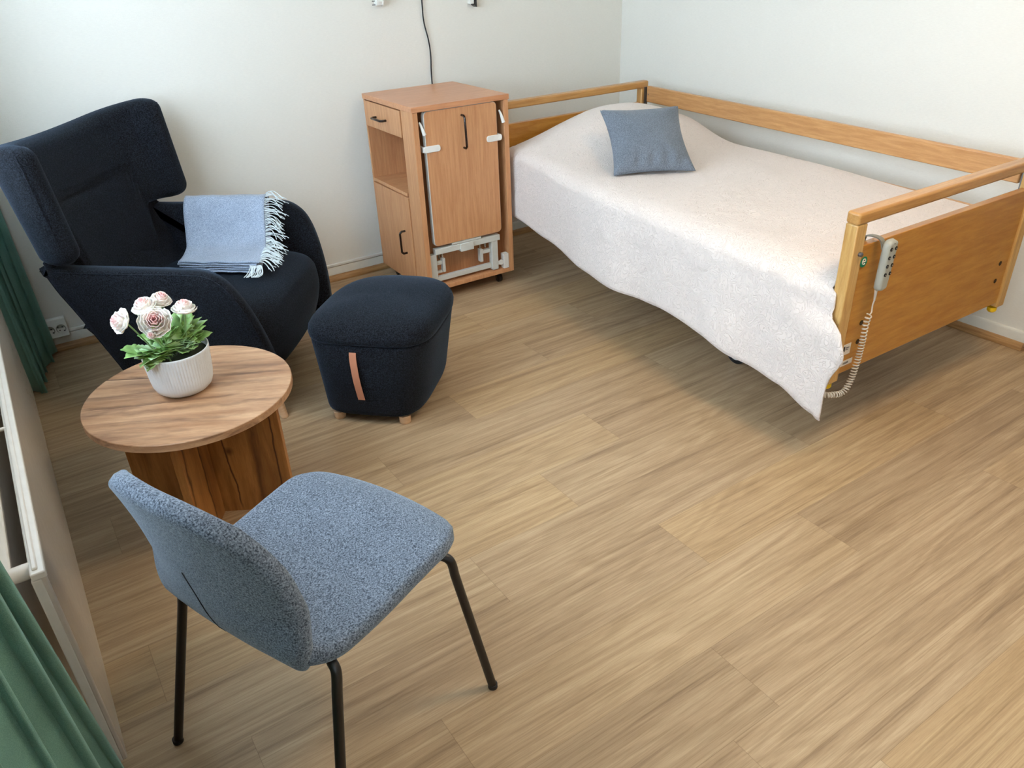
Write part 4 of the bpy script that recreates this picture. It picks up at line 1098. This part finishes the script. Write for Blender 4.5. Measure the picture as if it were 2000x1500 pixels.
    sm = plain('stem_green', rgb(140, 176, 120), 0.5)
    def flower(pos, nrm, size, open_=1.0, root=None, nm='flower', sd=0):
        nrm = Vector(nrm).normalized(); a = nrm.orthogonal().normalized(); b = nrm.cross(a); rg = random.Random(sd)
        pos = Vector(pos)-c
        bm = bmesh.new(); lay = bm.verts.layers.float.new('ring')
        rings = [(0.16, 0.9, 4), (0.30, 0.82, 5), (0.46, 0.70, 6), (0.64, 0.54, 7), (0.82, 0.36, 7), (1.0, 0.16, 8)]
        for ri, (rad, hgt, cnt) in enumerate(rings):
            for k in range(cnt):
                an = 2*PI*k/cnt+ri*0.7+rg.uniform(-.15, .15); wd = 2*PI/cnt*0.72; R = size*rad*rg.uniform(0.92, 1.06)*(open_ if rad > .5 else 1)
                g = {}
                for i in range(7):
                    for j in range(6):
                        s = -1+2*i/6; q = j/5
                        ang2 = an+s*wd*(0.55+0.45*q)*(1-0.25*q*q)
                        # cup: from the centre base outward and up, rim curling
                        rr = R*(0.25+0.75*math.sin(q*PI/2)) + size*0.03*q*math.sin(s*5+k)
                        hh = size*(-0.28+(0.30+0.72*hgt)*q**1.35*(1.12 if ri < 4 else 0.9)) + size*0.05*(1-s*s)*q
                        v = pos+nrm*hh+(a*math.cos(ang2)+b*math.sin(ang2))*rr
                        vv = bm.verts.new(v); vv[lay] = min(1, rad*0.85+0.25*q*rad); g[i, j] = vv
                for i in range(6):
                    for j in range(5): bm.faces.new((g[i, j], g[i+1, j], g[i+1, j+1], g[i, j+1]))
        st = obj('flower_stem', tube(smooth_path([Vector(root)-c, (Vector(root)-c).lerp(pos-nrm*size*0.3, 0.55)+Vector((0, 0, 0.006)), pos-nrm*size*0.30], 6), 0.0022, 8), sm, t)
        o = obj(nm, bm, pm, st, ang=180); so = o.modifiers.new('thick', 'SOLIDIFY'); so.thickness = 0.0009
        obj('sepals', lathe([(0.002, -0.34*size), (0.30*size, -0.30*size), (0.42*size, -0.16*size)], (0, 0, 0), 14), plain('sepal', rgb(176, 200, 92), 0.5), st).matrix_local = Matrix.Translation(pos) @ nrm.to_track_quat('Z', 'Y').to_matrix().to_4x4()
    rz = 0.4304+top-0.02
    flower((0.226, 2.075, 0.672), (-0.12, -0.80, 0.62), 0.043, 1.0, (0.25, 2.12, rz), 'flower_head', 1)
    flower((0.216, 2.115, 0.703), (-0.25, -0.15, 0.95), 0.034, 0.95, (0.24, 2.13, rz), 'flower_head', 2)
    flower((0.262, 2.150, 0.697), (0.25, -0.35, 0.9), 0.031, 0.9, (0.262, 2.15, rz), 'flower_head', 3)
    flower((0.308, 2.105, 0.675), (0.10, -0.05, 1.0), 0.033, 1.0, (0.29, 2.12, rz), 'flower_head', 4)
    flower((0.150, 2.075, 0.695), (-0.85, -0.25, 0.55), 0.033, 1.0, (0.225, 2.11, rz), 'flower_head', 5)
    flower((0.207, 2.055, 0.648), (-0.30, -0.60, 0.30), 0.017, 0.7, (0.24, 2.10, rz), 'flower_bud', 6)
flowers()

# ------------------------------------------------------------------ dining chair
def dining():
    t = thing('dining_chair', 'blue grey upholstered chair with thin black metal legs, nearest to the camera', 'chair', (0.275, 1.207, 0), math.radians(22.6))
    G = M['grey_fabric']
    # seat: (a along u, b across v)
    sprof = [(-0.195, 0.470), (-0.13, 0.446), (-0.02, 0.446), (0.10, 0.456), (0.19, 0.460), (0.245, 0.446), (0.262, 0.425)]
    sf, SL = polypath(sprof)
    def fs(a, b, o, side):
        p, n = sf(a+SL/2)
        if n.y < 0: n = -n
        k = (a+SL/2)/SL
        wv = 1.0-0.05*(1-k)
        z = p.y+n.y*o-0.006*(1-(b/0.22)**2)*(1-abs(2*k-1))*1.0
        x = p.x+n.x*o-0.040*(b/0.225)**2*max(0, k-0.45)*1.6
        # rear corners sweep up along the back
        return Vector((x, b*wv, z+0.020*(abs(b)/0.22)**3*max(0, 0.35-k)))
    obj('seat', slab(SL, 0.452, 0.095, 0.017, fs, 34, 34, edge=0.020, th2=0.022), G, t, ang=180)
    bprof = [(-0.075, 0.414), (-0.130, 0.418), (-0.172, 0.440), (-0.190, 0.485), (-0.200, 0.55), (-0.214, 0.64), (-0.232, 0.72), (-0.252, 0.790)]
    bf, BL_ = polypath(bprof)
    def fb(a, b, o, side):
        p, n = bf(a+BL_/2)
        if n.x < 0: n = -n
        k = (a+BL_/2)/BL_
        wv = 1.0-0.10*max(0, k-0.3)
        curve = 0.055*(abs(b)/0.21)**2.2*min(1, max(0, k-0.18)/0.3)*(1.0-0.35*k)
        return Vector((p.x+n.x*o+curve, b*wv+0.012, p.y+n.y*o))
    bk = obj('backrest', slab(BL_, 0.412, 0.165, 0.019, fb, 40, 34, edge=0.022, th2=0.019), G, t, ang=180)
    # stitched seam along the rim and the vertical pleat on the outside
    rim = []
    for k in range(30):
        a = -BL_/2+0.11+(BL_-0.33)*k/29
        rim.append(fb(a, -0.412/2+0.013, 0.0185, 1))
    obj('seam', tube(rim, 0.0013, 6), M['seam'], bk)
    pl_ = [fb(-BL_/2+0.095+0.17*k/12, -0.002+0.020*(k/12), -0.0188, -1) for k in range(13)]
    obj('pleat', tube(pl_, 0.0015, 6), M['seam'], bk)
    # legs
    tops = {(1, 1): (0.192, 0.185), (1, -1): (0.192, -0.185), (-1, 1): (-0.150, 0.185), (-1, -1): (-0.135, -0.185)}
    for (su, sv), (tu, tv) in tops.items():
        f_ = Vector((su*0.2425, sv*0.2535, 0.004)); top = Vector((tu, tv+sv*0.02, 0.405))
        inn = Vector((tu*0.72, tv*0.9, 0.421))
        pts = [f_]+smooth_path([f_.lerp(top, 0.9), top, Vector((tu*0.93, tv, 0.418)), inn], 6)
        lg = obj('leg', tube(pts, 0.0098, 16), M['black'], t)
        obj('foot_cap', lathe([(0.0098, 0.0), (0.0112, 0.001), (0.0112, 0.012), (0.0098, 0.0125)], f_-Vector((0, 0, 0.004)), 18), M['black_rubber'], lg)
    obj('under_frame', tube([(0.138, 0.166, 0.421), (0.138, -0.166, 0.421)], 0.008, 10), M['black'], t)
    obj('under_frame', tube([(-0.105, 0.166, 0.407), (-0.105, -0.166, 0.407)], 0.007, 10), M['black'], t)
dining()
